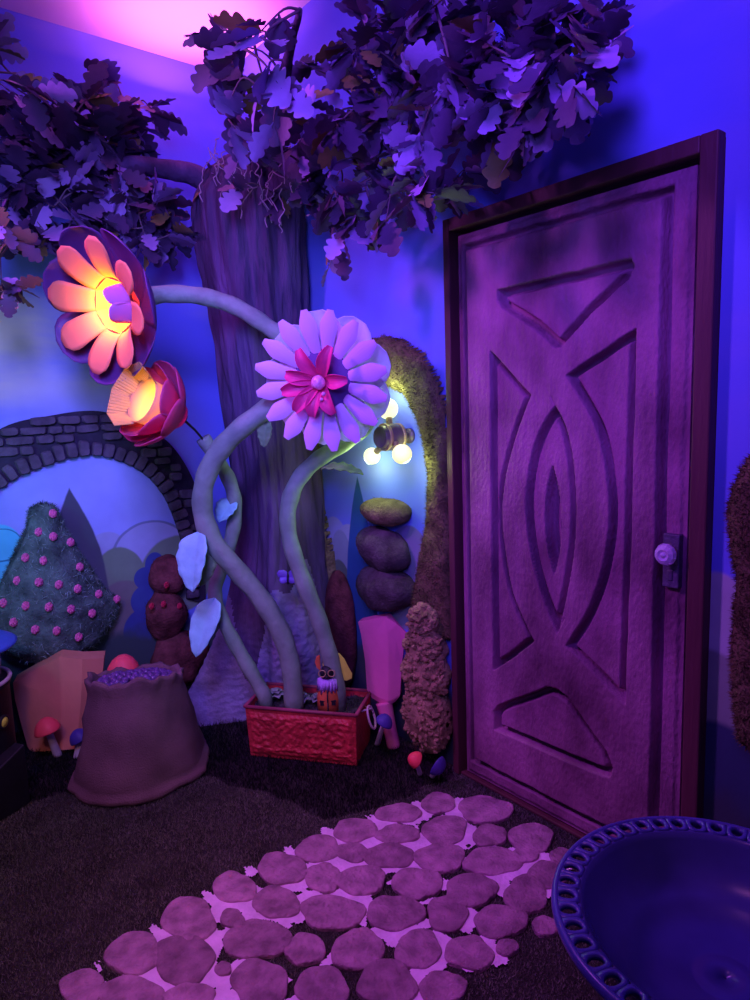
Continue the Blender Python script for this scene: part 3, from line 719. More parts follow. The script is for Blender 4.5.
# ------------------------------------------------------------------ tree in the corner
tc_ = Vector((1.62, 2.80, 0)); treeT = thing('oak_tree', tc_, 'big artificial oak tree in the corner with grooved violet trunk and lobed leaves', 'tree')
tr = MB(); rows = []
SEG = 200
levels = [(0.0, .36), (.05, .345), (.12, .325), (.22, .30), (.34, .275), (.48, .25), (.65, .228), (.85, .213), (1.05, .205), (1.25, .20), (1.45, .20), (1.65, .203), (1.85, .212), (2.0, .225), (2.15, .24), (2.30, .24), (2.42, .21), (2.5, .15), (2.53, .05)]
lv = spline([Vector((a, b, 0)) for a, b in levels], 16)
def root(th, a0, width, amt): 
    d = (th-a0+PI) % (2*PI)-PI; return amt*math.exp(-(d/width)**2)
for L0 in lv:
    z, r = L0[0], L0[1]; row = []
    fl = max(0, 1-z/0.75)**1.8
    for k in range(SEG):
        t = 2*PI*k/SEG
        rr = r*(1+0.05*math.sin(5*t+z*.8)+0.03*math.sin(11*t+1+z*1.5))
        rr += fl*(root(t, math.radians(160), .38, .20)+root(t, math.radians(-140), .75, -.17)+root(t, math.radians(100), .4, .1))
        hi = min(1, max(0, (z-0.35)/0.3))
        rr += hi*(0.028*(abs(noise.noise((math.cos(t)*r*24, math.sin(t)*r*24, z*1.6)))-.25)+0.012*(abs(noise.noise((math.cos(t)*r*60, math.sin(t)*r*60, z*4)))-.2))
        rr += (1-hi)*0.008*noise.noise((math.cos(t)*r*55, math.sin(t)*r*55, z*55))
        rr += 0.014*noise.noise((math.cos(t)*5, math.sin(t)*5, z*4))
        p = Vector((tc_.x+0.035*math.sin(z*2.0)+rr*math.cos(t), tc_.y+rr*math.sin(t), max(z, 0.0)))
        row.append(tuple(clampwall(p)))
    rows.append(row)
i0 = 0
tr.grid(rows, closed_u=True)
nlow = sum(1 for L0 in lv if L0[0] < 0.62)
for q in range(len(tr.f)):
    ring = q//SEG
    ang = (q % SEG)/SEG*2*PI
    wv = 0.5+0.22*math.sin(ang*3+1)+0.1*math.sin(ang*7)
    if lv[ring][0] < wv: tr.m[q] = 1
tr.build('trunk', [M_bark, M_root], treeT)
# knot hole and swollen burl
kb = MB(); kc2 = at(247, 292, 2.99)
kb.lathe([(0.048, -0.02), (0.055, 0.0), (0.045, 0.012), (0.028, 0.006), (0.02, -0.01)], kc2, vdir(-.2, 0, 1), 20, fn=lambda t, a: 1+0.12*math.sin(2*t))
kb.build('knot', M_bark, treeT)

def branch(pts, r0_, r1_, name='branch', seg=14):
    P = spline([at(*p) if len(p) == 3 else p for p in pts], 8); n_ = len(P)
    P = [Vector((min(p.x, 1.76), min(p.y, 3.33), min(p.z, 2.94))) for p in P]
    b = MB(); b.tube(P, [r0_+(r1_-r0_)*(i/(n_-1))+0.004*noise.noise(P[i]*12) for i in range(n_)], seg, jit=0.06)
    b.build(name, M_bark, treeT); return P
def cd(x, y, off):                                              # forward distance of a point 'off' metres in front of the walls
    v = ray(x, y); return min((1.78-off)/v.x, (3.36-off)/v.y)
def bp(*pts): return [(x, y, cd(x, y, o)) for x, y, o in pts]
BR = [
    branch([(235, 230, 3.12), (205, 182, 3.1), (170, 170, 3.02), (120, 165, 2.9), (60, 175, 2.8), (10, 195, 2.7)], 0.055, 0.02),
    branch([(262, 225, 3.05)]+bp((300, 165, .22), (345, 135, .24), (400, 105, .25), (470, 75, .24), (540, 50, .22), (600, 20, .2)), 0.075, 0.012),
    branch([(250, 215, 3.05)]+bp((262, 150, .3), (280, 95, .42), (290, 50, .55), (300, 10, .65)), 0.035, 0.007),
    branch([(120, 165, 2.9), (90, 130, 2.8), (60, 100, 2.7), (30, 75, 2.55)], 0.022, 0.008),
    branch(bp((345, 135, .24), (380, 180, .26), (420, 190, .26)), 0.022, 0.008),
    branch(bp((400, 105, .25), (430, 50, .28), (460, 0, .3)), 0.022, 0.008),
]
OAK = []
for k_ in range(37):
    l_ = k_/36; env = 0.29*(math.sin(PI*(0.04+0.93*l_**1.35))**0.6)
    OAK.append((l_, 0.010+0.12*l_) if l_ < 0.12 else (l_, max(0.006, env*(0.42+0.58*abs(math.sin(PI*((l_-0.12)*3.98)))**0.55)) if l_ < 0.995 else 0.03))
def oak_leaf(b, base, d, nrm, size, mi):
    d = d.normalized(); s = d.cross(nrm).normalized(); nr = s.cross(d).normalized(); cv = random.uniform(-.25, .45); fold = random.uniform(.05, .35)
    rows = [[], [], []]
    for (l, hw) in OAK:
        c = base+d*(l*size)-nr*(cv*l*l*size*0.6)
        jl = hw*size*1.1
        rows[0].append(c-s*jl+nr*jl*fold); rows[1].append(c); rows[2].append(c+s*jl+nr*jl*fold)
    b.grid(rows, mi=mi)
def spray(poly, depth, nt, branches, seed, leaves=(5, 9), size=(0.075, 0.14), name='leaf_spray'):
    random.seed(seed); b = MB(); a = np.array(poly, float); lo, hi = a.min(0), a.max(0); k = 0; tries = 0
    pts = [p for br in branches for p in BR[br]]
    ends = []
    while k < nt and tries < 9000:
        tries += 1; x, y = random.uniform(lo[0], hi[0]), random.uniform(lo[1], hi[1])
        if sdf(poly, np.array([x]), np.array([y]))[0] < 4: continue
        d0, d1 = depth(x, y); e = at(x, y, random.uniform(d0, d1))
        if e.x > 1.70 or e.y > 3.27 or e.z > 2.90: continue
        if any((e-q).length < 0.07 for q in ends): continue
        ends.append(e); k += 1
        nearest = min(pts, key=lambda p: (p-e).length)
        md = (nearest+e)/2+Vector((random.uniform(-.03, .03), random.uniform(-.03, .03), random.uniform(-.02, .05)))
        P = spline([nearest, md, e], 5); n_ = len(P)
        b.tube(P, [0.005-0.0035*i/(n_-1) for i in range(n_)], 5, mi=3)
        pts += P[4::3] if len(ends) % 2 else []
        out = (e-nearest).normalized() if (e-nearest).length > 1e-4 else Vector((0, -1, 0))
        for q in range(random.randint(*leaves)):
            f = random.random()*0.55; bs = P[-1-int(f*(n_-1)*0.9)]
            dr = (out*0.7+Vector((random.gauss(0, .6), random.gauss(0, .6), random.gauss(-.25, .5)))).normalized()
            up_ = (Vector((0, 0, 1))+Vector((random.gauss(0, .55), random.gauss(0, .55), random.gauss(0, .3)))).normalized()
            sz = random.uniform(*size); tip = bs+dr*sz
            if tip.x > 1.775 or tip.y > 3.35 or tip.z > 2.955: continue
            u = random.random(); mi = 0 if u < .68 else (1 if u < .95 else 2)
            oak_leaf(b, bs, dr, up_, sz, mi)
    return b.build(name, [M_leaf, M_leaf2, M_leaf3, M_twig], treeT)
# depth of the canopy: near the walls at the trunk, nearer the viewer at its tips
dr_ = lambda x, y: (cd(x, y, .46), cd(x, y, .14))
dl_ = lambda x, y: (2.56+0.0022*x, 2.82+0.0020*x)
spray([(300, 60), (345, 20), (410, 0), (470, 0), (470, 100), (430, 150), (380, 165), (330, 120)], dr_, 34, [1, 5], 11)
spray([(455, 0), (620, 0), (604, 30), (610, 65), (570, 105), (530, 140), (480, 160), (440, 150), (440, 60)], dr_, 44, [1], 12)
spray([(265, 130), (330, 110), (400, 140), (470, 150), (470, 195), (430, 235), (395, 228), (340, 225), (300, 205), (250, 215), (210, 190), (225, 150)], dr_, 40, [1, 4, 0], 13)
spray([(200, 35), (220, 8), (250, 12), (278, 30), (300, 75), (315, 130), (270, 150), (225, 155), (215, 100)], lambda x, y: (cd(x, y, .85), cd(x, y, .55)), 18, [2], 14, (3, 5), (0.10, 0.16))
spray([(325, 215), (360, 215), (350, 260), (345, 288), (318, 275), (325, 250)], lambda x, y: (cd(x, y, .4), cd(x, y, .3)), 5, [4], 15, (2, 3), (0.07, 0.11))
spray([(0, 95), (60, 85), (130, 80), (160, 105), (165, 135), (130, 150), (170, 200), (180, 240), (130, 250), (60, 245), (0, 240)], dl_, 74, [0, 3], 16, (5, 9), (0.10, 0.17))
spray([(-40, 225), (35, 225), (40, 260), (22, 285), (25, 305), (-40, 290)], lambda x, y: (2.35, 2.5), 9, [0], 17, (3, 6), (0.08, 0.12))
spray([(-60, 25), (20, 30), (42, 70), (40, 100), (-60, 110)], lambda x, y: (2.2, 2.4), 10, [3], 18, (3, 6), (0.10, 0.15))
# dry hanging moss below the crown
random.seed(31); hm = MB()
for q in range(46):
    x = random.choice([random.uniform(268, 300), random.uniform(205, 330)]); y = random.uniform(130, 190); p = at(x, y, 2.72+random.uniform(-.05, .1)); P = [p]
    for k in range(random.randint(5, 10)):
        p = p+Vector((random.gauss(0, .012), random.gauss(0, .012), -random.uniform(.006, .03))); P.append(p)
    hm.tube(spline(P, 3), 0.0022, 5)
hm.build('hanging_moss', M_hang, treeT)

# ------------------------------------------------------------------ red planter box
PA = Vector((1.216, 2.439, 0)); PB = Vector((1.504, 2.059, 0)); ex = (PB-PA).normalized(); ey = Vector((-ex.y, ex.x, 0)); 
if ey.x < 0: ey = -ey
WX, WY, HZ = (PB-PA).length, 0.236, 0.222
pot = thing('planter_box', PA+ex*WX/2+ey*WY/2, 'red embossed metal planter box holding the giant flowers', 'planter')
def pp(a, b, z): return PA+ex*a+ey*b+Vector((0, 0, z))
pb = MB()
def shell(off, z0, z1, tap=0.008):
    lo = [pp(tap+off, tap+off, z0), pp(WX-tap-off, tap+off, z0), pp(WX-tap-off, WY-tap-off, z0), pp(tap+off, WY-tap-off, z0)]
    hi = [pp(off, off, z1), pp(WX-off, off, z1), pp(WX-off, WY-off, z1), pp(off, WY-off, z1)]; return lo, hi
lo, hi = shell(0, 0.002, HZ); li, hi2 = shell(0.006, 0.008, HZ)
vs_ = lo+hi+li+hi2
fs_ = [(0, 3, 2, 1), (8, 9, 10, 11)]
for k in range(4):
    k2 = (k+1) % 4; fs_ += [(k, k2, 4+k2, 4+k), (8+k2, 8+k, 12+k, 12+k2), (4+k, 4+k2, 12+k2, 12+k)]
pb.add(vs_, fs_); pb.build('box', M_potred, pot, smooth=False, bevel=0.003)
# hammered relief on the front and side
em = MB(); nx, nz = 90, 42
rows = []
for i in range(nz+1):
    z = 0.016+(HZ-0.038)*i/nz; row = []
    for k in range(nx+1):
        a = 0.016+(WX-0.032)*k/nx; e = min(i, nz-i, k, nx-k)/3.0; e = min(e, 1)
        h_ = 0.004+0.010*abs(noise.noise((a*28, z*28, 0)))+0.004*noise.noise((a*60, z*60, 3))
        h_ += 0.004*math.exp(-((z-0.178-0.004*math.sin(a*50))/0.004)**2)+0.004*math.exp(-((z-0.045-0.004*math.sin(a*43))/0.004)**2)
        row.append(tuple(pp(a, 0.007*(1-z/HZ)-h_*e, z)))
    rows.append(row)
em.grid(rows)
em.build('embossed_panel', M_potred, pot)
rm = MB()
for a, b in (((0, 0), (WX, 0)), ((WX, 0), (WX, WY)), ((WX, WY), (0, WY)), ((0, WY), (0, 0))):
    rm.tube([pp(a[0], a[1], HZ), pp(b[0], b[1], HZ)], 0.0075, 10)
rm.build('rim', M_rim, pot)
so = MB(); rows = [[tuple(pp(0.01+(WX-.02)*k/24, 0.01+(WY-.02)*i/12, HZ-0.025+0.012*noise.noise((k*.5, i*.5, 4)))) for k in range(25)] for i in range(13)]
so.grid(rows); so.fuzz(500, 0.02, 0.003, up=0.5); so.build('soil', M_soil, pot)
hd = MB(); hc = pp(WX+0.034, WY*0.45, HZ-0.055)
P = [hc+(ey*math.cos(a)*0.036+Vector((0, 0, 1))*math.sin(a)*0.045)-ex*0.025*(math.sin(a)*0.5) for a in [2*PI*k/28 for k in range(29)]]
hd.tube(P, 0.005, 8); hd.tube([pp(WX-0.003, WY*.45-.02, HZ-.022), hc+Vector((0, 0, .036)), pp(WX-0.003, WY*.45+.02, HZ-.022)], 0.005, 8)
hd.build('ring_handle', M_twist, pot, label='pale ring handle')
# dusty succulent rosettes planted at the front
def succulent(x, y, d, r, seed, label):
    random.seed(seed); c = gz(x, y, HZ-0.02); b = MB(); c.z = HZ-0.022
    for layer in range(3):
        npet = 7-layer; rr = r*(1-.28*layer)
        for k in range(npet):
            a = 2*PI*k/npet+layer*.4; dd = Vector((math.cos(a), math.sin(a), 0)); t = Vector((-dd.y, dd.x, 0)); rws = []
            for s in np.linspace(0, 1, 6):
                p = c+dd*rr*s+Vector((0, 0, 0.010+0.45*rr*(1+layer*.8)*math.sin(s*2.2)+0.008*layer)); ww = rr*.42*math.sin(PI*min(1, .15+.85*s*.98))**.8
                rws.append([p-t*ww+Vector((0, 0, ww*.3)), p, p+t*ww+Vector((0, 0, ww*.3))])
            b.grid(rws)
    o = b.build('succulent', M_succ, solid=0.003); tag(o, label, 'plant')
succulent(300, 705, 2.70, 0.05, 1, 'grey green succulent at the foot of the middle stem in the red planter')
succulent(318, 704, 2.66, 0.038, 2, 'small grey succulent beside the orange coated figurine in the red planter')
succulent(276, 700, 2.80, 0.045, 3, 'dusty succulent at the foot of the left stem in the red planter')

# ------------------------------------------------------------------ giant flowers
def stem(pts, rad, parent, n=8, name='stem'):
    P = spline([at(*p) for p in pts], n); b = MB(); k = len(P)
    P[0].z = min(P[0].z, HZ-0.03)
    R_ = [rad*(1+0.05*noise.noise(p*9))+0.0016*math.sin(i*0.9) for i, p in enumerate(P)]
    b.tube(P, R_, 16); return b.build(name, M_stem, parent)
def petal(o, ax, e1, e2, ang, prof, wfn, m, parent, name='petal', ns=12, nt=6, wrap=True, thick=0.0025, jag=0, cup=0.0):
    """prof(s) -> (height along axis, radius); wfn(s) -> half width"""
    b = MB(); rows = []
    for i in range(ns+1):
        s = i/ns; A, Rr = prof(s); wd_ = wfn(s); row = []
        for k in range(-nt//2, nt//2+1):
            t = 2*k/nt
            if wrap and Rr > 1e-3:
                an = ang+wd_*t/max(Rr, wd_*0.75); p = o+ax*A+(e1*math.cos(an)+e2*math.sin(an))*Rr
            else:
                d = e1*math.cos(ang)+e2*math.sin(ang); tt = ax.cross(d); p = o+ax*(A+cup*wd_*t*t)+d*Rr+tt*wd_*t
            row.append(p)
        rows.append(row)
    b.grid(rows); return b.build(name, m, parent, solid=thick, smooth=wrap)
def frame(ax):
    e1 = (UP-ax*UP.dot(ax)).normalized(); return ax, e1, ax.cross(e1)
rnd = lambda mx, sharp=.5: (lambda s: mx*(math.sin(PI*min(1, max(0.0, 0.12+0.88*s)))**sharp if s < .55 else math.sqrt(max(0, 1-((s-.55)/.452)**2))**1.0*math.sin(PI*(0.12+.88*.55))**sharp))

# --- lilac daisy (middle stem)
cD = at(323, 381, 2.44); axD, e1D, e2D = frame(ldir(323, 381, -.36, -.12, .92))
dz = thing('giant_daisy', Vector((at(294, 702, 2.80).x, at(294, 702, 2.80).y, HZ-0.03)), 'giant lilac daisy with crimson heart on the middle stem of the red planter', 'flower')
stem([(294, 702, 2.80), (291, 668, 2.80), (282, 635, 2.79), (262, 600, 2.77), (235, 568, 2.74), (214, 543, 2.72), (203, 512, 2.70), (205, 480, 2.66), (220, 450, 2.63), (245, 425, 2.61), (275, 404, 2.60), (305, 390, 2.58), (330, 382, 2.535)], 0.040, dz)
hexw = lambda s: 0.0325*(0.52+0.48*min(1, s/.6)) if s < .70 else 0.0325*(1-0.66*(s-.70)/.30)
for k in range(16):
    a = 2*PI*(k+.3)/16
    petal(cD, axD, e1D, e2D, a, lambda s: (0.004+0.03*s+0.010*math.sin(s*3), 0.100+0.152*s), hexw, M_lil, dz, wrap=False, cup=-0.2)
for k in range(9):
    a = 2*PI*(k+.1)/9
    petal(cD-axD*0.10, axD, e1D, e2D, a, lambda s: (0.05*s*s, 0.03+0.215*s), lambda s: 0.086*min(1, .35+1.1*s)*math.sqrt(max(0.02, 1-max(0, (s-.6)/.42)**2)), M_white, dz, name='back_petal', wrap=False, cup=0.25)
b = MB(); b.lathe([(0.06, -0.012), (0.105, -0.008), (0.112, 0.000), (0.104, 0.004), (0.02, 0.004)], cD, axD, 36); b.build('disc', M_disc, dz)
random.seed(4)
for k, (a, ln) in enumerate([(25, .115), (-28, .12), (72, .105), (100, .125), (135, .12), (165, .105), (205, .105), (272, .095)]):
    petal(cD, axD, e1D, e2D, math.radians(a), lambda s, ln=ln: (0.018+0.045*math.sin(s*2.2), 0.018+ln*s), lambda s: 0.026*math.sin(PI*(0.12+0.78*s))**.7, M_red, dz, name='inner_petal', wrap=False, cup=0.7)
b = MB(); b.blob(cD+axD*0.045, (.026,)*3, 16, 10, 0.15, 70); cen = b.build('flower_center', M_bead, dz)
b = MB(); b.blob(cD+axD*0.06+vdir(.5, -.8, .0)*0.045, (.008,)*3, 10, 8, 0); b.blob(cD+axD*0.055+vdir(.25, -.95, .0)*0.06, (.007,)*3, 10, 8, 0); b.build('bead', M_bead, cen)
b = MB(); b.lathe([(0.025, -0.10), (0.05, -0.085), (0.06, -0.07), (0.03, -0.06)], cD, axD, 20); b.build('calyx', M_stem, dz)

# --- leaves on stems
def leaf(parent, base, tip, nrm, wd_, m, bend=0.25, name='leaf', seed=0):
    random.seed(seed); base = Vector(base); tip = Vector(tip); d = tip-base; ln = d.length; d.normalize(); s = d.cross(Vector(nrm)).normalized(); nr = s.cross(d)
    b = MB(); rows = []
    for i in range(15):
        t = i/14; hw = wd_*(math.sin(PI*min(1, t**0.70))**.62)+0.002; row = []
        for k in range(-4, 5):
            q = k/4; rp = 0.0045*math.sin(t*26+abs(q)*3)*abs(q)-0.004*math.exp(-(q/.12)**2)
            row.append(base+d*ln*t+s*hw*q+nr*(bend*ln*math.sin(PI*t)*.2+0.3*hw*abs(q)+rp)+s*0.004*noise.noise((t*9, q*4, seed)))
        rows.append(row)
    b.grid(rows); return b.build(name, m, parent, solid=0.0025)
leaf(dz, at(198, 532, 2.69), at(193, 592, 2.64), vdir(-.35, .1, .93), 0.066, M_lf, seed=1)
leaf(dz, at(206, 548, 2.71), at(200, 586, 2.72), vdir(.5, 0, .9), 0.045, M_lfg, seed=2)
leaf(dz, at(266, 420, 2.62), at(264, 447, 2.63), vdir(0, .4, .9), 0.026, M_lfg, seed=3)

# --- rose lamp (left stem)
bR = at(183, 418, 2.62); axR, e1R, e2R = frame(ldir(150, 400, -.80, .38, .46))
rz_ = thing('rose_lamp', Vector((at(266, 700, 2.85).x, at(266, 700, 2.85).y, HZ-0.03)), 'pink rose shaped flower lamp with glowing yellow cup on the left stem', 'flower lamp')
stem([(266, 698, 2.85), (250, 670, 2.88), (233, 640, 2.90), (219, 612, 2.91), (215, 590, 2.91), (222, 565, 2.91), (232, 535, 2.90), (235, 505, 2.88), (229, 480, 2.85), (217, 460, 2.82), (203, 438, 2.78)], 0.030, rz_)
b = MB(); b.tube([at(206, 443, 2.785), at(195, 430, 2.72), bR+axR*0.01], 0.005, 8); b.build('neck', M_black, rz_)
b = MB(); b.lathe([(0.01, -0.012), (0.022, -0.005), (0.02, 0.012), (0.012, 0.02)], bR, axR, 16); b.build('collar', M_black, rz_)
b = MB(); b.lathe([(0.015, 0.0), (0.045, 0.012), (0.060, 0.035), (0.060, 0.06), (0.045, 0.08)], bR, axR, 24); b.build('bud', M_magenta, rz_)
def rp_(r0__, r1__, h0, h1, flare=0.02): return lambda s: (h0+(h1-h0)*s, r0__+(r1__-r0__)*math.sin(min(1, s*1.15)*PI/2)+flare*max(0, s-.7)/.3)
wf = lambda mx: (lambda s: mx*(0.35+0.65*math.sin(PI*min(1, .1+s*.55)))*math.sqrt(max(0.03, 1-max(0, (s-.72)/.29)**2)))
for lay, (nP, r0__, r1__, h0, h1, mx, off) in enumerate(((6, .05, .155, .03, .155, .080, .1), (6, .055, .128, .05, .195, .070, .6))):
    for k in range(nP):
        petal(bR, axR, e1R, e2R, 2*PI*k/nP+off, rp_(r0__, r1__, h0, h1, .015), wf(mx), M_rose, rz_, name='petal')
b = MB(); b.lathe([(0.040, 0.06), (0.062, 0.09), (0.080, 0.13), (0.085, 0.183)], bR, axR, 28)
cupf = b; b.f = b.f[:-1]; b.m = b.m[:-1]; b.build('inner_cup', M_cream, rz_, solid=0.002)
# ribbed flaps folding outwards from the rim of the cup
for k, (a0, ww) in enumerate(((8, .038), (52, .045), (98, .047), (146, .044), (-34, .030))):
    b = MB(); rows = []; an0 = math.radians(a0)
    for i in range(7):
        s = i/6; row = []
        for q in range(25):
            t = q/24*2-1; d = e1R*math.cos(an0)+e2R*math.sin(an0); tt = axR.cross(d)
            row.append(bR+axR*(0.180+0.065*s+0.0*(q % 3 == 0))+d*(0.082+0.032*s+0.0025*(q % 3 == 0))+tt*ww*t*(0.9+.2*s))
        rows.append(row)
    b.grid(rows); b.build('paper_flap', M_stripe, rz_, solid=0.002, smooth=False)
b = MB(); b.blob(bR+axR*0.09, (.015,)*3, 14, 10, 0); b.build('bulb', M_glow3, rz_)
point('rose_glow', bR+axR*0.045+axR*0.02, 0.25, (1.0, 0.2, 0.4), 0.02)
point('rose_bulb_light', bR+axR*0.125, 1.3, (1.0, 0.55, 0.12), 0.02)
leaf(rz_, at(233, 500, 2.86), at(219, 522, 2.82), vdir(-.2, .3, .9), 0.045, M_lf, seed=5)
leaf(rz_, at(215, 598, 2.88), at(196, 657, 2.80), vdir(-.2, .1, .97), 0.058, M_lf, seed=6)

# --- glowing tulip lamp (long stem that arches over from the right)
bT = at(133, 304, 2.58); axT, e1T, e2T = frame(ldir(105, 303, -.76, -.07, .64))
tu = thing('tulip_lamp', Vector((at(338, 692, 2.80).x, at(338, 692, 2.80).y, HZ-0.03)), 'plum and salmon flower lamp glowing orange on the long arching right stem', 'flower lamp')
stem([(338, 692, 2.80), (331, 660, 2.79), (319, 620, 2.78), (303, 580, 2.75), (290, 540, 2.76), (288, 510, 2.76), (297, 482, 2.76), (316, 461, 2.75), (341, 445, 2.74), (363, 428, 2.74), (374, 405, 2.75), (366, 377, 2.76), (340, 356, 2.76), (308, 346, 2.75), (282, 336, 2.74), (258, 320, 2.73), (232, 305, 2.73), (200, 296, 2.71), (165, 294, 2.67), (140, 299, 2.62)], 0.034, tu)
b = MB(); b.lathe([(0.02, -0.02), (0.05, 0.0), (0.06, 0.02), (0.03, 0.03)], bT, axT, 20); b.build('calyx', M_dkpet, tu)
for k in range(7):
    petal(bT, axT, e1T, e2T, 2*PI*(k+.2)/7, lambda s: (0.01+0.165*s**1.1, 0.04+0.240*math.sin(s*1.45)), wf(.108), M_dkpet, tu, name='outer_petal', nt=8)
for k in range(8):
    petal(bT, axT, e1T, e2T, 2*PI*(k+.55)/8, lambda s: (0.085+0.115*s-0.02*s*s, 0.098+0.06*s+0.085*s*s), lambda s: (0.040+0.022*s)*math.sqrt(max(0.02, 1-max(0, (s-.75)/.26)**2)), M_salmon, tu, name='inner_petal', nt=6)
b = MB(); b.lathe([(0.02, 0.02), (0.06, 0.022), (0.090, 0.05), (0.101, 0.092)], bT, axT, 8); b.f = b.f[:-1]; b.m = b.m[:-1]; b.build('cup', M_salmon, tu, solid=0.002, smooth=False)
for a in (-65, -115):
    petal(bT, axT, e1T, e2T, math.radians(a), lambda s: (0.085+0.085*s, 0.094-0.030*s), lambda s: 0.040*math.sqrt(max(0.02, 1-max(0, (s-.5)/.52)**2)), M_mauve, tu, name='heart_petal')
b = MB(); b.blob(bT+axT*0.04, (.013,)*3, 14, 10, 0); b.build('bulb', M_glow3, tu)
point('tulip_bulb_light', bT+axT*0.100, 4.5, (1.0, 0.47, 0.04), 0.02)
leaf(tu, at(322, 468, 2.72), at(363, 474, 2.62), vdir(.1, .8, .55), 0.032, M_lfg, seed=8)

# ------------------------------------------------------------------ barrel lamp with globe bulbs on the door wall
pl_ = wx(391, 437, 1.70)
bl = thing('barrel_lamp', (1.70, pl_[1], pl_[2]), 'small wooden barrel wall lamp with lit globe bulbs inside the mossy arch', 'lamp')
bax = vdir(-.78, -.08, .55); bc = Vector(pl_)
b = MB(); b.lathe([(0.030, -.055), (0.040, -.05), (0.050, -.025), (0.054, 0), (0.051, .025), (0.043, .05), (0.040, .056), (0.034, .05)], bc, bax, 28); b.build('barrel', M_barrel, bl)
for a in (-.032, .032):
    b = MB(); b.lathe([(0.0505, a-.006), (0.0535, a-.005), (0.0535, a+.005), (0.0505, a+.006)], bc, bax, 28); b.build('hoop', M_brass, bl)
b = MB(); b.tube([bc+Vector((.03, 0, 0)), Vector((1.798, bc.y, bc.z))], 0.012, 10); b.lathe([(.03, 0), (.03, .012)], (1.786, bc.y, bc.z), (1, 0, 0), 20); b.build('wall_mount', M_barrel, bl)
for (x, y, dx, m, r) in ((372, 456, 1.69, M_glow2, .034), (402, 454, 1.66, M_glow, .037), (388, 409, 1.72, M_glow2, .040)):
    c = Vector(wx(x, y, dx)); dd = (c-bc).normalized(); so_ = MB(); so_.tube([bc+dd*.035, c-dd*r*.8], 0.013, 12)
    s_ = so_.build('socket', M_brass, bl)
    g = MB(); g.blob(c, (r,)*3, 24, 16, 0); g.build('globe_bulb', m, s_)
    point('barrel_bulb_light', Vector(wx(x, y, 1.70))+dd*0.06, 1.5, (0.75, 1.0, 0.40), 0.03)

# ------------------------------------------------------------------ sack of berries
sc_ = Vector((0.850, 2.642, 0))
sk = thing('burlap_sack', sc_, 'brown burlap sack with rolled top heaped with purple berries', 'sack')
b = MB(); rows = []; SG_ = 64
prof = [(0.02, .0), (0.252, .0), (0.266, .006), (0.270, .018), (0.264, .030), (0.248, .036), (0.246, .050), (0.240, .08), (0.230, .12), (0.222, .17), (0.210, .22), (0.200, .27), (0.187, .32), (0.178, .355), (0.177, .375), (0.182, .395), (0.180, .408), (0.168, .408), (0.160, .395), (0.157, .36), (0.02, .35)]
for (r, z) in prof:
    row = []
    for k in range(SG_):
        t = 2*PI*k/SG_; p = Vector((math.cos(t), math.sin(t), 0))
        f = 1+0.035*math.sin(2*t+1)+0.075*noise.noise((p.x*1.8+z*3, p.y*1.8, z*9))*(1-z*2.0)+0.03*noise.noise((p.x*6, p.y*6+z*9, z*16))+0.045*noise.noise((math.cos(t)*1.3, math.sin(t)*1.3, z*22+math.sin(2*t)))*min(1, max(0, (z-.04)/.08))*max(0, 1-max(0, z-.30)/.08)-0.03*abs(noise.noise((math.cos(t)*5, math.sin(t)*5, z*3)))*max(0, (z-.22)/.2)+0.02*math.sin(9*t+z*25)*z + 0.03*math.sin(17*t+2*math.sin(3*t))*(z > .37)
        zz = z+(0.007*math.sin(7*t+2)+0.006*math.sin(13*t)+0.005*math.sin(3*t))*(z > .34) if r > .05 else z
        if z > .30 and r > .05: zz += 0.031*(z-.30)/.10*(-.62*math.cos(t)-.78*math.sin(t))
        row.append(tuple(sc_+p*r*f+Vector((0, 0, max(zz, 0)))))
    rows.append(row)
b.grid(rows, closed_u=True); b.f.append(tuple(range(SG_-1, -1, -1))); b.m.append(0); b.build('cloth', M_sack, sk)
bb = MB(); bb.blob((0, 0, 0), (.0145,)*3, 12, 8, 0)
proto = None; random.seed(12); spots = []
for ringr, n_ in ((0.0, 1), (.029, 6), (.057, 12), (.085, 18), (.112, 23), (.134, 28)):
    for k in range(n_):
        a = 2*PI*k/n_+random.uniform(-.1, .1)+ringr*9; spots.append((ringr*math.cos(a), ringr*math.sin(a), 0.390+0.022*(1-(ringr/.17)**2)+random.uniform(-.003, .003)))
for i, (x, y, z) in enumerate(spots):
    if proto is None:
        proto = bb.build('berry', M_berry, base=(0, 0, 0)); o = proto
        tag(o, 'small glossy purple berry in the heap on top of the burlap sack', 'berry', 'purple berries in the sack')
    else:
        o = proto.copy(); C.objects.link(o)
    o.location = (sc_.x+x, sc_.y+y, z-0.014+0.024*(-.62*x-.78*y)/.16); o.rotation_euler = (random.random()*6, random.random()*6, random.random()*6)

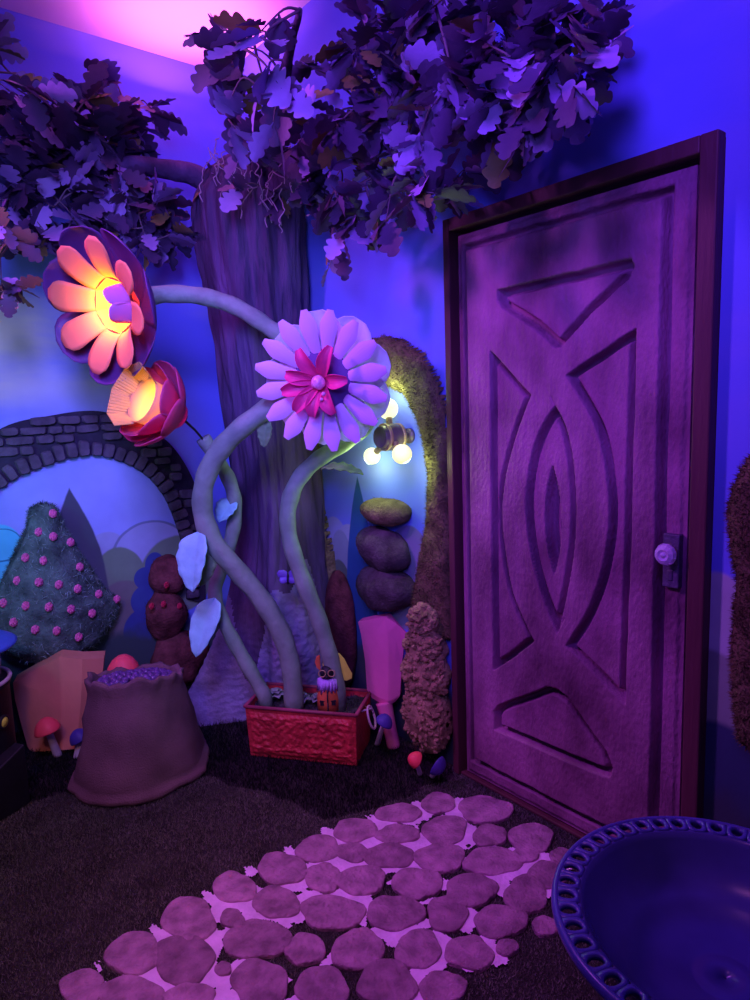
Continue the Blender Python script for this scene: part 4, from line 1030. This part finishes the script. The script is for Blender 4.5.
# ------------------------------------------------------------------ angular foam props
def prop(name, rings, m, label, cat, thick, back):
    """rings: rows (pixel y order) of pixel points left..crease..right with depth; extruded backwards by 'thick'"""
    b = MB(); F_ = [[at(*p) for p in r] for r in rings]
    B_ = [[p+back*thick for p in r] for r in F_]
    b.grid(F_); b.grid([r[::-1] for r in B_])
    b.grid([[r[0] for r in B_], [r[0] for r in F_]]); b.grid([[r[-1] for r in F_], [r[-1] for r in B_]])
    b.grid([B_[0], F_[0]]); b.grid([F_[-1], B_[-1]])
    return b
back = Vector((0.35, 0.93, 0))
cf = lambda x, y, d: (x, y, d)
b = prop('x', [[cf(13, 683, 2.98), cf(37, 669, 2.95), cf(60, 657, 2.92), cf(82, 659, 2.96), cf(104, 658, 3.03)],
               [cf(15, 700, 2.98), cf(38, 690, 2.94), cf(61, 680, 2.91), cf(82, 682, 2.95), cf(102, 683, 3.02)],
               [cf(20, 720, 2.97), cf(40, 715, 2.935), cf(62, 710, 2.905), cf(80, 712, 2.94), cf(97, 714, 3.01)],
               [cf(27, 745, 2.955), cf(45, 743, 2.92), cf(63, 740, 2.90), cf(77, 740, 2.93), cf(92, 737, 2.99)],
               [cf(30, 752, 2.95), cf(46, 751, 2.915), cf(63, 750, 2.895), cf(76, 749, 2.925), cf(90, 746, 2.985)]], M_orange, '', '', 0.10, back)
zmin = min(v[2] for v in b.v)
tp = thing('tapered_prop', (at(60, 750, 2.95).x, at(60, 750, 2.95).y, 0), 'salmon orange tapered prop with creased slanting top behind the leaning red mushroom', 'prop')
b.build('body', M_orange, tp, smooth=False, bevel=0.006)
fb = MB()
pts = [at(31, 753, 2.96), at(60, 753, 2.91), at(89, 747, 2.99)]
vs_ = [Vector((p.x, p.y, zmin+0.005)) for p in pts]+[Vector((p.x, p.y, zmin+0.005)) + back*.08 for p in pts[::-1]]
lo_ = [Vector((v.x, v.y, 0.003)) for v in vs_]; n_ = len(vs_)
fb.add(vs_+lo_, [tuple(range(n_)), tuple(range(2*n_-1, n_-1, -1))]+[(k, k+n_, (k+1) % n_+n_, (k+1) % n_) for k in range(n_)])
fb.fuzz(700, 0.015, 0.002); fb.v = [(v[0], v[1], max(v[2], .002)) for v in fb.v]
fb.build('fringed_base', M_drymoss, tp, smooth=False, label='brown fringed base')

b = prop('x', [[cf(358, 622, 2.90), cf(372, 619, 2.87), cf(386, 617, 2.85), cf(397, 624, 2.84), cf(408, 634, 2.83)],
               [cf(361, 634, 2.90), cf(374, 634, 2.87), cf(387, 634, 2.845), cf(396, 640, 2.845), cf(404, 646, 2.845)],
               [cf(365, 660, 2.90), cf(377, 662, 2.87), cf(388, 664, 2.845), cf(395, 664, 2.85), cf(402, 664, 2.855)],
               [cf(367, 690, 2.90), cf(378, 697, 2.87), cf(388, 701, 2.85), cf(394, 699, 2.855), cf(400, 696, 2.86)],
               [cf(372, 698, 2.90), cf(380, 703, 2.88), cf(388, 706, 2.86), cf(392, 704, 2.865), cf(396, 701, 2.87)]], M_pinkf, '', '', 0.06, Vector((.8, .5, 0)))
b.v = [(min(v[0], 1.79), v[1], v[2]) for v in b.v]
tp2 = thing('tapered_prop', (at(386, 740, 2.80).x, at(386, 740, 2.80).y, 0), 'pink tapered prop with folded top standing beside the brown moss tower', 'prop')
b.build('body', M_pinkf, tp2, smooth=False, bevel=0.006)
fb = MB(); q0 = at(384, 702, 2.885); q1 = gz(394, 748); q1.z = 0.002
fb.tube(spline([q0, q0*.55+q1*.45+Vector((0.0, 0, .0)), q1], 6), [0.036, .035, .034, .033, .032, .031, .030, .029, .028, .028, .028, .028, .028], 14)
fb.v = [(min(v[0], 1.79), v[1], max(v[2], .002)) for v in fb.v]
fb.build('foot', M_pinkf, tp2)

# ------------------------------------------------------------------ mushrooms
def mushroom(base, capc, up_, r, h, m, label, stem_r=0.014, flat=0.62):
    base = Vector(base); capc = Vector(capc); up_ = Vector(up_).normalized()
    t = thing('mushroom', (base.x, base.y, min(base.z, capc.z-r*.4)), label, 'mushroom')
    b = MB(); pr = [(0.15*r, -0.02*r), (0.80*r, -0.10*r), (r, -0.04*r), (0.98*r, 0.08*r), (0.86*r, 0.34*r*h), (0.62*r, 0.60*r*h), (0.33*r, 0.76*r*h), (0.05*r, 0.82*r*h)]
    b.lathe(pr, capc, up_, 24, fn=lambda th_, a: 1+0.04*math.sin(3*th_+1)); b.v = [(v[0], v[1], max(v[2], 0.003)) for v in b.v]; b.build('cap', m, t)
    b = MB(); md = (base+capc)/2+up_*0.0
    b.tube(spline([base, md, capc], 5), [stem_r*(1.25-.4*i/10) for i in range(11)], 12); b.v = [(v[0], v[1], max(v[2], 0.002)) for v in b.v]; b.build('stem', M_mstem, t)
    return t
g1 = gz(58, 756); mushroom(g1, at(48, 730, 2.81), vdir(-.25, .95, .2), 0.052, 1.3, M_mred, 'red capped mushroom with pale stem leaning before the orange prop', 0.015)
g2 = gz(78, 757); mushroom(g2, at(80, 738, 2.86), vdir(-.45, .85, .3), 0.042, 1.2, M_mblue, 'dark blue mushroom half hidden at the left side of the burlap sack', 0.015)
q = at(124, 672, 2.98); mushroom((q.x, q.y, 0), q, (0, 0, 1), 0.072, 1.35, M_mred, 'red mushroom whose cap peeks over the back of the burlap sack', 0.018)
q = at(416, 760, 2.57); mushroom((q.x+.045, q.y+.03, .016), q, vdir(-.75, .55, .4), 0.032, 1.3, M_mred, 'small red mushroom lying on the ground below the brown moss tower', 0.008)
q = at(437, 765, 2.54); mushroom((q.x+.03, q.y+.06, .014), q, vdir(.70, -.45, .45), 0.040, 1.0, M_mblue, 'blue violet mushroom tipped over beside the door casing', 0.009)
q = gz(377, 745); mushroom((q.x, q.y, .0), at(384, 722, 2.70), vdir(.5, .8, .3), 0.036, 1.1, M_mblue, 'violet mushroom under the ring handle of the red planter', 0.010)

# ------------------------------------------------------------------ figurine in the planter
fgz = HZ-0.018; fg0 = gz(329, 709, fgz)
fig = thing('figurine', (fg0.x, fg0.y, fgz), 'little figurine in orange coat with lavender ruff and round glasses in the red planter', 'figurine')
fb0 = Vector((fg0.x, fg0.y, fgz)); view = Vector((-FW.x, -FW.y, 0)).normalized(); sid = Vector((RT.x, RT.y, 0)).normalized(); Z = Vector((0, 0, 1))
b = MB(); b.lathe([(0.030, 0), (0.046, 0.004), (0.047, 0.05), (0.042, 0.09), (0.032, 0.118), (0.018, 0.128)], fb0, Z, 24); coat = b.build('coat', M_coat, fig)
for s in (-1, 1):
    b = MB(); c = fb0+view*0.0445+sid*0.023*s+Z*0.052; b.box(c-view*.004, (0.002, 0.002, 0.002)); b = MB()
    rot = Matrix((sid*1, view*1, Z)).transposed()
    b.box(c-view*.004, (0.020, 0.008, 0.006), rot); b.box(c-view*.004-Z*.010, (0.016, 0.007, 0.014), rot); b.build('pocket', M_black, coat, smooth=False)
b = MB(); b.tube([fb0+view*0.048+Z*0.0, fb0+view*0.049+Z*.06, fb0+view*0.040+Z*.11], 0.003, 8); b.build('coat_seam', M_black, coat)
b = MB(); b.blob(fb0+Z*0.155, (.030, .030, .034), 18, 12, 0.05, 30); head = b.build('head', M_black, fig)
for s in (-1, 1):
    b = MB(); c = fb0+view*0.031+sid*0.019*s+Z*0.165; b.tube([c+(sid*math.cos(a)+Z*math.sin(a))*0.014 for a in [2*PI*k/18 for k in range(19)]], 0.0022, 6); b.build('eyeglass', M_brass, head)
b = MB(); b.blob(fb0+view*0.034+Z*0.150, (.008,)*3, 8, 6, 0); b.build('nose', M_black, head)
b = MB()
random.seed(3)
for k in range(11):
    a = -0.2+k*.34; d = (view*math.sin(a)+sid*math.cos(a)); p0 = fb0+Z*0.138+d*0.018; ln = random.uniform(.035, .05); t_ = d.cross(Z)
    b.grid([[p0-t_*.008, p0, p0+t_*.008], [p0+d*.016-t_*.013-Z*.010, p0+d*.022-Z*.006, p0+d*.016+t_*.013-Z*.010], [p0+d*.022-t_*.006-Z*ln, p0+d*.028-Z*(ln+.012), p0+d*.022+t_*.006-Z*ln]])
b.build('ruff', M_lav, fig, solid=0.004)
def wing(pts, m, nm):
    b = MB(); P = [fb0+sid*x+Z*z-view*.03 for x, z in pts]; n_ = len(P); Q = [p-view*.008 for p in P]
    b.add(P+Q, [tuple(range(n_)), tuple(range(2*n_-1, n_-1, -1))]+[(k, n_+k, n_+(k+1) % n_, (k+1) % n_) for k in range(n_)]); b.build(nm, m, fig, smooth=False, bevel=0.003)
wing([(-.02, .125), (.03, .115), (.075, .105), (.098, .115), (.100, .135), (.085, .165), (.07, .20), (.05, .225), (.03, .228), (-.02, .20)], M_yellow, 'hood')
wing([(-.03, .15), (-.045, .165), (-.052, .19), (-.044, .215), (-.03, .22)], M_coat, 'sleeve')
b = MB(); b.tube([fb0+view*.055-Z*.01, fb0+view*.052+Z*.05], 0.0025, 6); b.build('stick', M_black, fig)

# violet butterfly on the trunk
bt = at(288, 577, 2.90); bf = thing('butterfly', bt, 'small violet paper butterfly on the trunk between two stems', 'butterfly')
for s in (-1, 1):
    for (a, ln, ww) in ((.5, .05, .02), (-.5, .04, .017)):
        d = vdir(s*math.cos(a), math.sin(a), .35); b = MB(); up_ = vdir(0, 1, 0); rws = []
        sd_ = d.cross(vdir(0, 0, 1)).normalized()
        for i in range(7):
            t = i/6; hw = ww*math.sin(PI*(.08+.84*t))**.7; p = bt+d*ln*t; rws.append([p-sd_*hw, p, p+sd_*hw])
        b.grid(rws); b.build('wing', M_violetb, bf, solid=0.002)
b = MB(); b.tube([bt+vdir(0, 1, 0)*.025, bt+vdir(0, 0, 1)*.004, bt-vdir(0, 1, 0)*.03], 0.005, 8); b.tube([bt, bt+FW*.09], 0.002, 6); b.build('body', M_black, bf)

# ------------------------------------------------------------------ pedestal and black trough at the left edge
pc_ = gz(-27, 786); ped = thing('pedestal', (pc_.x, pc_.y, 0), 'black round pedestal with twisted pink post and blue plate at the left edge', 'pedestal')
b = MB(); b.lathe([(0.14, .0), (0.172, .005), (0.172, .02), (0.165, .03), (0.165, .40), (0.172, .405), (.17, .42), (.05, .42)], pc_, Z, 40); b.build('drum', M_black, ped)
b = MB(); rr_ = 0.170
b.tube([pc_+Vector((math.cos(a)*rr_, math.sin(a)*rr_, .425)) for a in [2*PI*k/40 for k in range(41)]], 0.008, 8); b.build('trim_ring', M_twist, ped)
b = MB()
for ph in (0, 2.09, 4.19):
    b.tube([pc_+Vector((math.cos(ph+s*.75)*.105, math.sin(ph+s*.75)*.105, .42+.13*s/15)) for s in range(16)], 0.042, 10)
b.build('twisted_post', M_twist, ped)
b = MB(); b.lathe([(0.05, .548), (0.14, .550), (0.205, .558), (0.210, .566), (0.200, .574), (0.15, .600), (0.08, .622), (.02, .628)], pc_, Z, 40); b.build('plate', M_bluetop, ped)
d = vdir(.985, 0, .17); d.z = 0; d.normalize(); q = pc_+d*0.166+Z*.275
b = MB(); b.lathe([(0.028, -.004), (0.028, .008), (.020, .010), (.018, .006)], q, d, 24); k_ = b.build('dial_ring', M_black, ped)
b = MB(); b.lathe([(0.019, .002), (0.019, .009), (.004, .011)], q, d, 20); b.build('dial', M_yellow, k_)
b = MB(); c = gz(-8, 822); dirx = Vector((0.80, -.2, 0)).normalized()
P0 = gz(31, 803); P1 = gz(-60, 860)
e = (P1-P0).normalized(); nrm_ = Vector((-e.y, e.x, 0)); 
if nrm_.dot(FW) < 0: nrm_ = -nrm_
tl = [P0, P1, P1+nrm_*.10, P0+nrm_*.05]
hts = [.235, .10, .10, .235]
b.add([Vector((p.x, p.y, .002)) for p in tl]+[Vector((p.x, p.y, h_)) for p, h_ in zip(tl, hts)], [(3, 2, 1, 0), (4, 5, 6, 7)]+[(k, (k+1) % 4, 4+(k+1) % 4, 4+k) for k in range(4)])
o = b.build('black_trough', M_black, smooth=False, bevel=0.005); tag(o, 'low black box with sloping top on the turf in front of the black pedestal', 'box')

# ------------------------------------------------------------------ blue bird bath bowl in the foreground
bc = Vector((0.914, 0.382, 0.0)); ZR = 0.70; KB = 0.94
bath = thing('bird_bath', bc, 'glossy blue bird bath bowl with pierced rim in the right foreground', 'bird bath')
b = MB(); NH = 44; Ri, Rm = 0.215*KB, 0.252*KB
zr = lambda r: ZR-0.004+(-0.012)*((r-0.232*KB)/0.02)**2*0.25
for h_ in range(NH):
    a0 = 2*PI*h_/NH; a1 = 2*PI*(h_+1)/NH; am = (a0+a1)/2; rm_ = 0.233*KB
    per = []; hol = []
    K = 16
    for k in range(K):
        t = 2*PI*(k+.5)/K; ct, s_t = math.cos(t), math.sin(t); mx = max(abs(ct), abs(s_t)); u, v = ct/mx, s_t/mx
        r = Ri+(Rm-Ri)*(v+1)/2; a = am+(a1-a0)/2*u; per.append((bc.x+r*math.cos(a), bc.y+r*math.sin(a), zr(r)))
        r = rm_+0.0125*s_t; a = am+(a1-a0)/2*0.60*ct; hol.append((bc.x+r*math.cos(a), bc.y+r*math.sin(a), zr(r)))
    b.grid([per, hol], closed_u=True)
rim = b.build('pierced_rim', M_bowlr, bath, solid=0.008)
b = MB()
def ring(r, z): return [(bc.x+r*math.cos(2*PI*k/88), bc.y+r*math.sin(2*PI*k/88), z) for k in range(88)]
# rolled outer edge
rows = [ring(0.251*KB+0.006*math.cos(t), zr(.252*KB)-0.002+0.009*math.sin(t)) for t in [2*PI*k/12 for k in range(12)]]
b.grid(rows, closed_u=True, closed_v=True); b.build('rolled_edge', M_bowlr, bath)
b = MB(); prof = [(0.217, ZR-.003), (0.212, ZR-.004), (0.206, ZR-.014), (0.192, ZR-.040), (0.172, ZR-.062), (0.148, ZR-.073), (0.132, ZR-.078), (0.125, ZR-.084), (0.09, ZR-.093), (0.05, ZR-.096), (0.045, ZR-.0975), (0.042, ZR-.096), (0.002, ZR-.097),
     (0.002, ZR-.108), (0.06, ZR-.107), (0.13, ZR-.096), (0.175, ZR-.075), (0.205, ZR-.035), (0.217, ZR-.012)]
b.grid([ring(r*KB, z) for r, z in prof], closed_u=True, closed_v=True); b.build('bowl', M_bowl, bath)
b = MB(); b.lathe([(0.15, .0), (0.155, .02), (0.12, .04), (0.06, .08), (0.042, .2), (0.05, .30), (0.04, .42), (0.05, .52), (0.075, .57), (0.08, .592)], bc, Z, 40); b.build('pedestal_column', M_bowl, bath)
